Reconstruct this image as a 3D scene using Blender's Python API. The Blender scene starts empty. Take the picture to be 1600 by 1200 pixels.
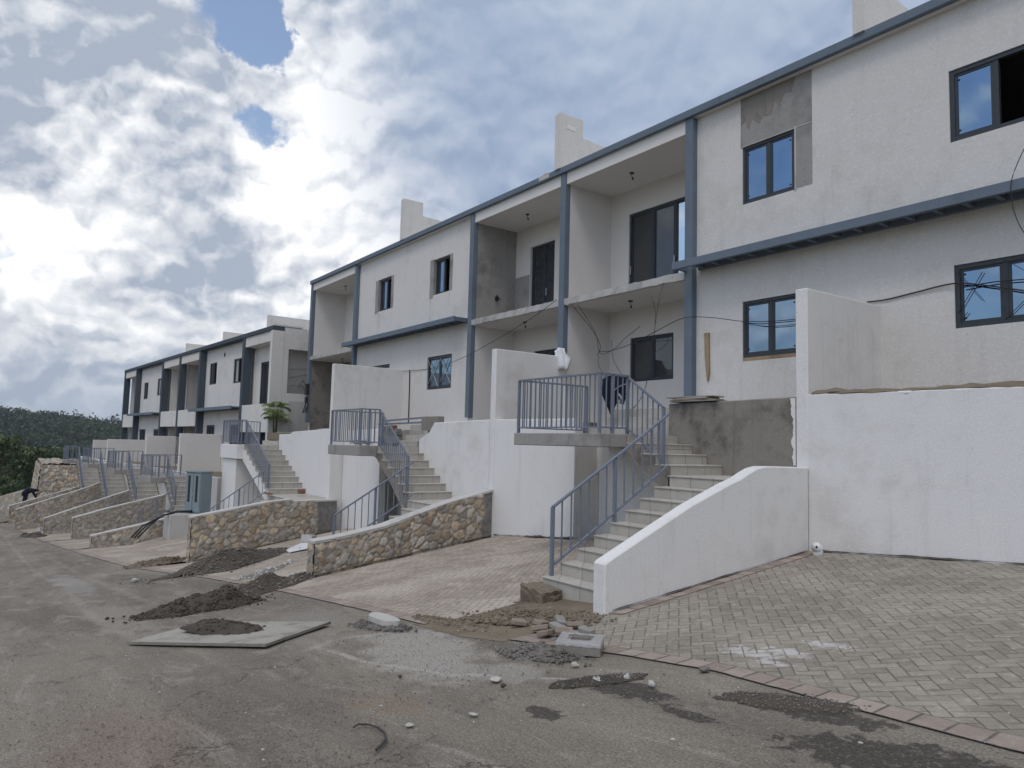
import bpy, bmesh, math, random
import numpy as np
from mathutils import Vector, Matrix, noise as mnoise
random.seed(7); RNG = np.random.default_rng(7)
S = bpy.context.scene
COL = S.collection
R = math.radians

# ------------------------------------------------------------------ camera
YAW, PIT, ROL, FPX = 0.62494, 0.083129, 0.025727, 1150.0
_f = np.array([-math.cos(YAW)*math.cos(PIT), math.sin(YAW)*math.cos(PIT), math.sin(PIT)])
_r = np.cross(_f, [0, 0, 1.0]); _r /= np.linalg.norm(_r); _u = np.cross(_r, _f)
CR = math.cos(ROL)*_r + math.sin(ROL)*_u
CU = -math.sin(ROL)*_r + math.cos(ROL)*_u
def ray(x, y): return _f + (x-800)/FPX*CR - (y-600)/FPX*CU
def dirn(x, y):
    d = ray(x, y); return d/np.linalg.norm(d)
cd = bpy.data.cameras.new('camera'); cam = bpy.data.objects.new('camera', cd); COL.objects.link(cam)
cd.sensor_width = 36; cd.sensor_fit = 'HORIZONTAL'; cd.lens = FPX/1600*36
cd.clip_start = 0.05; cd.clip_end = 5000
cam.matrix_world = Matrix(((CR[0], CU[0], -_f[0], 0), (CR[1], CU[1], -_f[1], 0), (CR[2], CU[2], -_f[2], 0), (0, 0, 0, 1)))
S.camera = cam
S.view_settings.view_transform = 'Standard'; S.view_settings.look = 'None'
S.view_settings.exposure = 0.17; S.view_settings.gamma = 1.0
S.cycles.max_bounces = 8; S.cycles.diffuse_bounces = 6; S.cycles.use_denoising = True

# ------------------------------------------------------------------ node helper
class NT:
    def __init__(s, tree): s.t = tree; s.n = tree.nodes; s.l = tree.links
    def node(s, typ, **kw):
        n = s.n.new(typ)
        for k, v in kw.items(): setattr(n, k, v)
        return n
    def put(s, sock, v):
        if isinstance(v, bpy.types.NodeSocket): s.l.new(v, sock)
        else:
            if sock.type == 'RGBA' and not hasattr(v, '__len__'): v = (v, v, v, 1)
            elif sock.type == 'RGBA' and len(v) == 3: v = (*v, 1)
            sock.default_value = v
    def m(s, op, a, b=0.0, c=None, clamp=False):
        n = s.node('ShaderNodeMath', operation=op, use_clamp=clamp)
        s.put(n.inputs[0], a); s.put(n.inputs[1], b)
        if c is not None: s.put(n.inputs[2], c)
        return n.outputs[0]
    def v(s, op, a, b=(0, 0, 0)):
        n = s.node('ShaderNodeVectorMath', operation=op)
        s.put(n.inputs[0], a)
        if op == 'SCALE': s.put(n.inputs['Scale'], b)
        else: s.put(n.inputs[1], b)
        return n.outputs['Value'] if op in ('DOT_PRODUCT', 'LENGTH') else n.outputs[0]
    def mix(s, f, a, b, typ='RGBA', blend='MIX'):
        n = s.node('ShaderNodeMix', data_type=typ)
        if typ == 'RGBA': n.blend_type = blend
        i = {'RGBA': (6, 7, 2), 'FLOAT': (2, 3, 0)}[typ]
        s.put(n.inputs[0], f); s.put(n.inputs[i[0]], a); s.put(n.inputs[i[1]], b)
        return n.outputs[i[2]]
    def ss(s, x, a, b, lo=0.0, hi=1.0):
        n = s.node('ShaderNodeMapRange', interpolation_type='SMOOTHSTEP')
        s.put(n.inputs[0], x); s.put(n.inputs[1], a); s.put(n.inputs[2], b); s.put(n.inputs[3], lo); s.put(n.inputs[4], hi)
        return n.outputs[0]
    def noise(s, vec, scale, detail=4, rough=0.5, dist=0.0, out=0):
        n = s.node('ShaderNodeTexNoise')
        s.put(n.inputs['Vector'], vec); s.put(n.inputs['Scale'], scale); s.put(n.inputs['Detail'], detail)
        s.put(n.inputs['Roughness'], rough); s.put(n.inputs['Distortion'], dist)
        return n.outputs[out]
    def xyz(s, v):
        n = s.node('ShaderNodeSeparateXYZ'); s.put(n.inputs[0], v); return n.outputs
    def cmb(s, x, y, z):
        n = s.node('ShaderNodeCombineXYZ')
        for i, q in enumerate((x, y, z)): s.put(n.inputs[i], q)
        return n.outputs[0]

# ------------------------------------------------------------------ world: Nishita sky with cumulus
SUN_EL, SUN_AZ = R(58), R(150)     # azimuth clockwise from +y
W = bpy.data.worlds.new('World'); S.world = W; W.use_nodes = True
W.cycles.sampling_method = 'MANUAL'; W.cycles.sample_map_resolution = 512
w = NT(W.node_tree); w.n.clear()
sky = w.node('ShaderNodeTexSky', sky_type='NISHITA'); sky.sun_disc = False
sky.sun_elevation = SUN_EL; sky.sun_rotation = SUN_AZ; sky.air_density = 1.2; sky.dust_density = 1.5; sky.ozone_density = 1.5
D = w.node('ShaderNodeTexCoord').outputs['Generated']
dx, dy, dz = w.xyz(D)[0:3]
DW = w.v('NORMALIZE', w.v('ADD', D, w.v('SCALE', w.v('SUBTRACT', w.noise(D, 6.5, 8, 0.6, out=1), (0.5, 0.5, 0.5)), 0.24)))
def blob(px, py, rad, amp, soft=0.0):
    c = w.v('DOT_PRODUCT', DW, tuple(dirn(px, py)))
    a = rad/FPX
    return w.m('MULTIPLY', w.ss(c, math.cos(a), math.cos(a*soft) if soft else 1.0), amp)
def addall(l):
    o = l[0]
    for q in l[1:]: o = w.m('ADD', o, q)
    return o
warp = w.v('SCALE', w.v('SUBTRACT', w.noise(D, 6.0, 5, 0.6, out=1), (0.5, 0.5, 0.5)), 0.13)
P = w.v('ADD', w.v('MULTIPLY', D, (1, 1, 1.45)), warp)
def dens(vec):      # broad masses plus cauliflower billows
    b1 = w.noise(vec, 3.6, 3, 0.5); b2 = w.noise(vec, 8.5, 9, 0.57)
    def puff(sc):
        vo = w.node('ShaderNodeTexVoronoi', feature='F1'); w.put(vo.inputs['Vector'], vec); vo.inputs['Scale'].default_value = sc
        return w.m('SUBTRACT', 0.40, w.m('POWER', vo.outputs['Distance'], 1.5))
    return addall([w.m('MULTIPLY', w.m('SUBTRACT', b1, 0.5), 1.2), w.m('MULTIPLY', w.m('SUBTRACT', b2, 0.5), 0.75), w.m('MULTIPLY', puff(13.0), 0.30), w.m('MULTIPLY', puff(30.0), 0.16)])
d0 = dens(P)
d1 = dens(w.v('ADD', P, (0.006, -0.009, 0.019)))
gaps = addall([blob(368, 5, 92, -0.70), blob(420, 75, 62, -0.55), blob(228, 222, 75, -0.55), blob(338, 232, 70, -0.60), blob(285, 200, 60, 0.2), blob(568, 104, 60, -0.85), blob(392, 180, 40, -0.3), blob(330, 130, 110, 0.3), blob(10, 410, 90, -0.65),
               blob(400, 190, 70, -0.25), blob(50, 320, 50, -0.3), blob(110, 150, 60, -0.25),
               blob(120, 90, 300, 0.45, 0.5), blob(980, 180, 560, 0.55, 0.6), blob(260, 340, 170, 0.40, 0.3), blob(490, 150, 90, 0.35), blob(120, 560, 380, 0.55, 0.5), blob(600, 20, 130, 0.35), blob(480, 400, 200, 0.3)])
up = w.ss(dz, 0.02, 0.55)
behind = w.ss(dy, 0.15, -0.45)
dc = w.m('SUBTRACT', w.m('ADD', w.m('ADD', d0, gaps), 0.14), w.m('MULTIPLY', behind, 0.16))
low = w.ss(dz, 0.12, 0.0)
dc = w.m('ADD', dc, w.m('MULTIPLY', low, 0.45))
mask = w.ss(w.m('ADD', dc, w.m('MULTIPLY', w.m('SUBTRACT', w.noise(D, 26.0, 6, 0.62), 0.5), 0.6)), -0.14, 0.20)
lit = w.m('ADD', w.m('MULTIPLY', w.m('SUBTRACT', d0, d1), 2.8), 0.56)
lit = w.m('ADD', lit, w.m('MULTIPLY', w.m('SUBTRACT', w.noise(P, 3.4, 6, 0.55), 0.5), 0.85))
lit = w.m('ADD', lit, addall([blob(510, 120, 150, 0.48), blob(310, 265, 140, 0.36), blob(110, 340, 180, 0.30), blob(440, 320, 140, 0.30), blob(560, 370, 110, 0.30), blob(150, 440, 170, 0.22), blob(610, 200, 140, 0.25), blob(60, 180, 90, 0.2),
               blob(160, 60, 280, -0.38, 0.3), blob(275, 350, 110, -0.60, 0.2), blob(20, 230, 110, -0.4), blob(110, 640, 230, -0.30, 0.3), blob(180, 520, 160, 0.15), blob(180, 255, 90, 0.3), blob(300, 480, 120, -0.15), blob(700, 30, 200, -0.2), blob(540, 15, 120, -0.45, 0.2), blob(640, 230, 90, -0.2)]))
lit = w.m('ADD', lit, w.m('MULTIPLY', w.m('SUBTRACT', w.noise(P, 12.0, 5, 0.5), 0.5), 0.35))
lit = w.m('SUBTRACT', lit, w.m('MULTIPLY', w.ss(dc, 0.35, 1.1), 0.16))
veil = w.ss(w.v('DOT_PRODUCT', D, tuple(dirn(1120, 110))), math.cos(640/FPX), math.cos(300/FPX))
veilc = w.mix(w.ss(w.noise(w.v('MULTIPLY', P, (1.0, 1.0, 0.6)), 2.2, 7, 0.5), 0.34, 0.70), (0.24, 0.325, 0.49), (0.345, 0.43, 0.575))
lit = w.m('MINIMUM', w.m('MAXIMUM', lit, 0.0), 1.0)
ccol = w.mix(lit, (0.37, 0.425, 0.52), (1.03, 1.03, 1.03))
ccol = w.mix(w.m('MULTIPLY', veil, 0.82), ccol, veilc)
ccol = w.mix(w.m('MULTIPLY', low, 0.6), ccol, (0.36, 0.43, 0.54))
bluesky = w.mix(1.0, w.v('SCALE', sky.outputs[0], 0.10), (1.45, 1.40, 1.42), blend='MULTIPLY')
bluesky = w.mix(0.08, bluesky, (0.62, 0.70, 0.82))
bg1 = w.node('ShaderNodeBackground'); w.put(bg1.inputs[0], bluesky); bg1.inputs[1].default_value = 1.0
bg2 = w.node('ShaderNodeBackground'); w.put(bg2.inputs[0], ccol)
w.put(bg2.inputs[1], w.m('ADD', 0.98, w.m('MULTIPLY', w.m('MULTIPLY', behind, up), -0.08)))
ms = w.node('ShaderNodeMixShader'); w.put(ms.inputs[0], mask); w.l.new(bg1.outputs[0], ms.inputs[1]); w.l.new(bg2.outputs[0], ms.inputs[2])
wo = w.node('ShaderNodeOutputWorld'); w.l.new(ms.outputs[0], wo.inputs[0])

sl = bpy.data.lights.new('sun', 'SUN'); sl.energy = 0.7; sl.angle = R(16); sl.color = (1.0, 0.95, 0.88)
sun = bpy.data.objects.new('sun', sl); COL.objects.link(sun)
sd = Vector((math.sin(SUN_AZ)*math.cos(SUN_EL), math.cos(SUN_AZ)*math.cos(SUN_EL), math.sin(SUN_EL)))
sun.rotation_euler = sd.to_track_quat('Z', 'Y').to_euler(); sun.location = (0, -20, 30)

# ------------------------------------------------------------------ materials
MATS = {}
def mat(name, rough=0.8, spec=0.3, metallic=0.0):
    m = bpy.data.materials.new(name); m.use_nodes = True
    t = NT(m.node_tree); b = t.n['Principled BSDF']
    b.inputs['Roughness'].default_value = rough; b.inputs['Specular IOR Level'].default_value = spec; b.inputs['Metallic'].default_value = metallic
    MATS[name] = m
    t.b = b; t.co = t.node('ShaderNodeTexCoord').outputs['Object']
    t.geo = t.node('ShaderNodeNewGeometry').outputs['Position']
    return t
def bump(t, h, strength=0.5, dist=0.01):
    n = t.node('ShaderNodeBump'); n.inputs['Strength'].default_value = strength; n.inputs['Distance'].default_value = dist
    t.put(n.inputs['Height'], h); t.l.new(n.outputs[0], t.b.inputs['Normal'])
def plaster(name, col, stain=(0.5, 0.48, 0.44), amt=0.35, grain=45, bd=0.006, bs=0.35, streak=0.0, big=0.55):
    t = mat(name, 0.9, 0.2)
    big = t.noise(t.geo, big, 5, 0.6); mid = t.noise(t.geo, 3.2, 6, 0.65); fine = t.noise(t.geo, grain, 3, 0.6)
    c = t.mix(t.m('MULTIPLY', t.ss(t.m('ADD', t.m('MULTIPLY', big, 0.6), t.m('MULTIPLY', mid, 0.4)), 0.47, 0.68), amt), col, tuple(a*b for a, b in zip(col, stain)))
    if streak:
        sv = t.noise(t.v('MULTIPLY', t.geo, (5, 5, 0.35)), 1.0, 5, 0.6)
        c = t.mix(t.m('MULTIPLY', t.ss(sv, 0.55, 0.72), streak), c, tuple(a*0.6 for a in col))
        sp = t.noise(t.geo, 14, 2, 0.5)
        c = t.mix(t.m('MULTIPLY', t.ss(sp, 0.70, 0.76), streak*1.6), c, tuple(a*0.45 for a in col))
    c = t.mix(t.m('MULTIPLY', t.m('SUBTRACT', fine, 0.5), 0.6*sum(col)/3), c, (1, 1, 1), blend='ADD')
    t.put(t.b.inputs['Base Color'], c)
    bump(t, t.m('ADD', t.m('MULTIPLY', fine, 0.6), mid), bs, bd)
    return t
plaster('white_plaster', (0.69, 0.682, 0.67), (0.84, 0.83, 0.805), 1.0, 40, 0.008, 0.6, 0.22)
plaster('white_dirty', (0.70, 0.70, 0.70), (0.75, 0.73, 0.70), 0.7, 60, 0.006, 0.4, 0.22)
plaster('facade_paint', (0.615, 0.598, 0.575), (0.84, 0.83, 0.81), 0.8, 24, 0.010, 0.5, 0.18)
plaster('smooth_paint', (0.66, 0.64, 0.615), (0.90, 0.89, 0.88), 0.6, 60, 0.004, 0.25, 0.05)
plaster('bare_concrete', (0.30, 0.29, 0.275), (0.58, 0.57, 0.56), 1.0, 30, 0.01, 0.6, 0.5, 1.0)
plaster('dark_concrete', (0.235, 0.218, 0.192), (0.36, 0.345, 0.33), 1.0, 30, 0.012, 0.7, 0.5, 1.3)
plaster('pale_concrete', (0.46, 0.455, 0.44), (0.62, 0.60, 0.57), 0.8, 40, 0.01, 0.5, 0.35)
plaster('slate_paint', (0.140, 0.174, 0.215), (0.78, 0.80, 0.82), 0.9, 50, 0.004, 0.4, 0.2)
plaster('slate_dark', (0.070, 0.085, 0.105), (0.8, 0.8, 0.82), 0.8, 50, 0.004, 0.35, 0.12)
plaster('earth', (0.20, 0.165, 0.12), (0.6, 0.6, 0.58), 0.9, 14, 0.03, 0.7, 0.2)
plaster('grass_ground', (0.060, 0.072, 0.034), (0.6, 0.65, 0.6), 0.9, 6, 0.05, 0.8)
plaster('dirt_dark', (0.082, 0.070, 0.058), (0.55, 0.55, 0.55), 0.9, 22, 0.03, 0.9, 0.2)
plaster('gravel_grey', (0.19, 0.178, 0.16), (0.5, 0.5, 0.5), 0.9, 40, 0.03, 0.9, 0.3)
plaster('rubble_tan', (0.19, 0.158, 0.118), (0.55, 0.55, 0.52), 0.9, 18, 0.03, 0.9, 0.3)
plaster('stone_pale', (0.46, 0.45, 0.42), (0.7, 0.69, 0.66), 0.8, 25, 0.01, 0.5, 0.2)
plaster('coping', (0.50, 0.49, 0.47), (0.6, 0.59, 0.57), 0.8, 40, 0.008, 0.5, 0.2)
plaster('paver_chip', (0.27, 0.22, 0.18), (0.6, 0.6, 0.6), 0.8, 25, 0.01, 0.5, 0.2)
plaster('brick_red', (0.20, 0.105, 0.07), (0.6, 0.6, 0.6), 0.8, 25, 0.01, 0.5, 0.2)
plaster('wood', (0.33, 0.25, 0.16), (0.55, 0.52, 0.5), 0.9, 12, 0.006, 0.5, 0.3)
plaster('board_top', (0.34, 0.325, 0.285), (0.45, 0.43, 0.41), 1.0, 20, 0.006, 0.5, 0.5, 2.2)
plaster('rail_paint', (0.165, 0.19, 0.24), (0.75, 0.76, 0.78), 0.5, 60, 0.001, 0.2, 0.0)
MATS['rail_paint'].node_tree.nodes['Principled BSDF'].inputs['Roughness'].default_value = 0.45
plaster('cabinet_paint', (0.20, 0.25, 0.27), (0.85, 0.86, 0.87), 0.4, 60, 0.001, 0.1, 0.0)
def plain(name, col, rough=0.6, spec=0.4, metallic=0.0):
    t = mat(name, rough, spec, metallic)
    n = t.noise(t.geo, 9, 4, 0.6)
    t.put(t.b.inputs['Base Color'], t.mix(n, tuple(c*0.75 for c in col), tuple(min(1, c*1.25) for c in col)))
    return t
plain('frame_dark', (0.035, 0.042, 0.052), 0.5)
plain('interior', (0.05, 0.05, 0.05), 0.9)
plain('black_cable', (0.02, 0.02, 0.022), 0.6)
plain('rubber', (0.055, 0.05, 0.047), 0.7)
plain('navy_cloth', (0.012, 0.014, 0.027), 0.9, 0.1)
plain('grey_cloth', (0.25, 0.25, 0.26), 0.9, 0.1)
plain('skin', (0.10, 0.055, 0.035), 0.6)
plain('white_plastic', (0.72, 0.73, 0.75), 0.4)
plain('steel', (0.40, 0.40, 0.41), 0.4, 0.5, 0.6)
plain('bark', (0.11, 0.085, 0.06), 0.9)
t = plain('glass_dark', (0.032, 0.036, 0.041), 0.04, 0.9)
t = mat('glass_film', 0.03, 0.5, 1.0)
t.put(t.b.inputs['Base Color'], t.mix(t.noise(t.geo, 2.0, 3, 0.5), (0.15, 0.23, 0.33), (0.24, 0.33, 0.43)))
bump(t, t.noise(t.geo, 1.3, 2, 0.5), 0.12, 0.02)
t = mat('glass_cloud_mirror', 0.03, 0.5, 1.0)  # cloud reflection put into the colour: brighter mirror tint for one door pane
t.put(t.b.inputs['Base Color'], t.mix(t.noise(t.geo, 2.0, 3, 0.5), (0.55, 0.62, 0.68), (0.72, 0.78, 0.82)))
t = mat('plastic_wrap', 0.2, 0.6)
t.put(t.b.inputs['Base Color'], (0.75, 0.76, 0.78)); t.b.inputs['Alpha'].default_value = 0.38
bump(t, t.noise(t.geo, 18, 5, 0.6, 1.0), 0.8, 0.03)
# leaves
def leafmat(name, c1, c2, c3):
    t = mat(name, 0.6, 0.25)
    a = t.node('ShaderNodeAttribute', attribute_name='shade')
    f = t.xyz(a.outputs['Vector'])[0]
    c = t.mix(f, c1, c2); c = t.mix(t.ss(f, 0.8, 1.0), c, c3)
    t.put(t.b.inputs['Base Color'], c)
leafmat('leaf_bush', (0.026, 0.048, 0.017), (0.085, 0.130, 0.046), (0.24, 0.28, 0.16))
leafmat('leaf_forest', (0.022, 0.042, 0.019), (0.038, 0.064, 0.027), (0.055, 0.085, 0.036))
leafmat('leaf_palm', (0.085, 0.13, 0.035), (0.20, 0.27, 0.09), (0.26, 0.31, 0.11))
leafmat('weed', (0.05, 0.08, 0.02), (0.10, 0.14, 0.05), (0.16, 0.17, 0.08))
# rubble masonry: colours come from a per-vertex stone attribute
t = mat('rubble_masonry', 0.92, 0.2)
a = t.node('ShaderNodeAttribute', attribute_name='stone')
fine = t.noise(t.geo, 26, 5, 0.65); mid = t.noise(t.geo, 7, 4, 0.6)
c = t.mix(t.ss(mid, 0.35, 0.7), a.outputs['Color'], t.mix(1.0, a.outputs['Color'], (0.62, 0.60, 0.58), blend='MULTIPLY'))
c = t.mix(t.m('MULTIPLY', t.m('SUBTRACT', fine, 0.5), 0.5), c, (0.6, 0.57, 0.5), blend='ADD')
t.put(t.b.inputs['Base Color'], c); bump(t, fine, 0.7, 0.012)
# asphalt road with dust, wet patches and spilled cement
t = mat('asphalt', 0.93, 0.25)
g = t.geo; gx = t.xyz(g)
flat = t.cmb(gx[0], gx[1], 0.0)
st = t.v('MULTIPLY', flat, (0.22, 1.0, 1.0))
n1 = t.noise(st, 0.9, 6, 0.62, 0.6); n2 = t.noise(flat, 2.3, 8, 0.68, 0.4); n3 = t.noise(flat, 60, 3, 0.7); n4 = t.noise(st, 3.0, 6, 0.7, 1.0); n5 = t.noise(flat, 220, 2, 0.6)
n6 = t.noise(t.v('MULTIPLY', flat, (0.5, 1.6, 1.0)), 1.6, 9, 0.72, 0.8)
c = t.mix(t.ss(n1, 0.34, 0.68), (0.148, 0.132, 0.110), (0.238, 0.212, 0.175))
c = t.mix(t.m('MULTIPLY', t.ss(n6, 0.50, 0.66), 0.55), c, (0.34, 0.31, 0.268))
c = t.mix(t.m('MULTIPLY', t.ss(n2, 0.45, 0.28), 0.6), c, (0.096, 0.087, 0.078))
c = t.mix(t.m('MULTIPLY', t.ss(n4, 0.60, 0.74), 0.5), c, (0.32, 0.30, 0.27))
def patch(cx, cy, rx, ry, rot=0.0, nz=1.0, k=2.4):
    px = t.m('SUBTRACT', gx[0], cx); py = t.m('SUBTRACT', gx[1], cy)
    ca, sa = math.cos(rot), math.sin(rot)
    u = t.m('DIVIDE', t.m('ADD', t.m('MULTIPLY', px, ca), t.m('MULTIPLY', py, sa)), rx)
    v = t.m('DIVIDE', t.m('SUBTRACT', t.m('MULTIPLY', py, ca), t.m('MULTIPLY', px, sa)), ry)
    dd = t.m('SQRT', t.m('ADD', t.m('MULTIPLY', u, u), t.m('MULTIPLY', v, v)))
    dd = t.m('ADD', dd, t.m('MULTIPLY', t.m('SUBTRACT', t.noise(flat, k, 6, 0.65, 0.5), 0.5), 1.9*nz))
    return dd
for cx, cy, rx, ry, rot, colr, am in [(-6.6, 3.7, 1.5, 0.7, -0.3, (0.36, 0.34, 0.30), 0.8), (-5.4, 3.6, 0.9, 0.35, 0.3, (0.33, 0.31, 0.28), 0.7), (-12.5, 1.9, 2.6, 0.5, 0.0, (0.27, 0.24, 0.21), 0.7), (-9.2, 3.5, 1.6, 0.5, -0.4, (0.25, 0.235, 0.21), 0.6), (-20, 2.0, 4.5, 0.35, 0.0, (0.32, 0.31, 0.29), 0.55), (-5.2, 2.6, 0.5, 0.25, 0.3, (0.22, 0.17, 0.12), 0.6), (-5.6, 0.9, 1.2, 0.6, 0.0, (0.20, 0.15, 0.11), 0.5)]:
    c = t.mix(t.m('MULTIPLY', t.ss(patch(cx, cy, rx, ry, rot), 1.0, 0.55), am), c, colr)
wet = None
for cx, cy, rx, ry, rot in [(-2.0, 4.05, 0.75, 0.30, 0.15), (-2.75, 4.45, 0.50, 0.16, 0.1), (-4.05, 4.05, 0.5, 0.18, 0.0), (-4.1, 3.3, 0.18, 0.1, 0.0), (-3.3, 3.9, 0.25, 0.08, 0.0)]:
    q = t.ss(patch(cx, cy, rx, ry, rot, 1.3, 7.0), 1.0, 0.78)
    wet = q if wet is None else t.m('MAXIMUM', wet, q)
c = t.mix(t.m('MULTIPLY', wet, 0.85), c, (0.050, 0.044, 0.039))
# pale trails of dried cement water: two thin meandering lines beside the debris
def trail(pts, wdt, am):
    global c
    best = None
    wob_ = t.xyz(t.noise(flat, 1.8, 5, 0.6, out=1)); X_ = t.m('ADD', gx[0], t.m('MULTIPLY', t.m('SUBTRACT', wob_[0], .5), .35)); Y_ = t.m('ADD', gx[1], t.m('MULTIPLY', t.m('SUBTRACT', wob_[1], .5), .22))
    for (ax, ay), (bx, by) in zip(pts[:-1], pts[1:]):
        dx_, dy_ = bx-ax, by-ay; L2 = dx_*dx_+dy_*dy_
        h = t.m('DIVIDE', t.m('ADD', t.m('MULTIPLY', t.m('SUBTRACT', X_, ax), dx_), t.m('MULTIPLY', t.m('SUBTRACT', Y_, ay), dy_)), L2, clamp=True)
        ex = t.m('SUBTRACT', X_, t.m('ADD', ax, t.m('MULTIPLY', h, dx_))); ey = t.m('SUBTRACT', Y_, t.m('ADD', ay, t.m('MULTIPLY', h, dy_)))
        dd = t.m('SQRT', t.m('ADD', t.m('MULTIPLY', ex, ex), t.m('MULTIPLY', ey, ey))); best = dd if best is None else t.m('MINIMUM', best, dd)
    brk = t.ss(t.noise(flat, 2.5, 4, 0.6), 0.36, 0.55)
    c = t.mix(t.m('MULTIPLY', t.m('MULTIPLY', t.ss(best, wdt, wdt*.3), brk), am), c, (0.42, 0.40, 0.365))
trail([(-4.35, 4.12), (-4.9, 3.75), (-5.6, 3.35), (-6.6, 3.1), (-7.6, 3.05)], .05, .65)
trail([(-7.7, 3.9), (-7.9, 3.4), (-7.6, 2.9)], .10, .3)
trail([(-60, 1.6), (-30, 1.55), (-18, 1.75), (-12, 1.6)], .10, .2); trail([(-14, 2.55), (-20, 2.5), (-30, 2.3)], .12, .18)
sp = t.noise(flat, 45, 2, 0.5); c = t.mix(t.m('MULTIPLY', t.ss(sp, 0.66, 0.73), 0.7), c, (0.36, 0.35, 0.33))
vk = t.node('ShaderNodeTexVoronoi', feature='DISTANCE_TO_EDGE'); t.put(vk.inputs['Vector'], t.v('ADD', flat, t.v('SCALE', t.noise(flat, 2.2, 5, 0.65, out=1), 0.9))); vk.inputs['Scale'].default_value = 0.55
crack = t.m('MULTIPLY', t.ss(vk.outputs['Distance'], 0.012, 0.003), t.ss(t.noise(flat, 0.7, 3, 0.5), 0.50, 0.60))
c = t.mix(t.m('MULTIPLY', crack, 0.7), c, (0.055, 0.050, 0.045))
sp2 = t.noise(t.v('ADD', flat, (31, 7, 0)), 26, 2, 0.5); c = t.mix(t.m('MULTIPLY', t.ss(sp2, 0.70, 0.75), 0.7), c, (0.045, 0.042, 0.04))
n7 = t.noise(flat, 17, 6, 0.75)
c = t.mix(t.m('MULTIPLY', t.ss(n7, 0.50, 0.70), 0.45), c, (0.31, 0.29, 0.26))
c = t.mix(t.m('MULTIPLY', t.ss(n7, 0.47, 0.30), 0.45), c, (0.075, 0.068, 0.061))
c = t.mix(1.0, c, t.mix(t.ss(n3, 0.25, 0.75), (0.55, 0.55, 0.55), (1.45, 1.45, 1.45)), blend='MULTIPLY')
c = t.mix(1.0, c, t.mix(n5, (0.72, 0.72, 0.72), (1.28, 1.28, 1.28)), blend='MULTIPLY')
t.put(t.b.inputs['Base Color'], c)
bump(t, t.m('ADD', t.m('ADD', n3, t.m('MULTIPLY', n5, 0.6)), t.m('MULTIPLY', n2, 2.0)), 0.55, 0.012)
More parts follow.
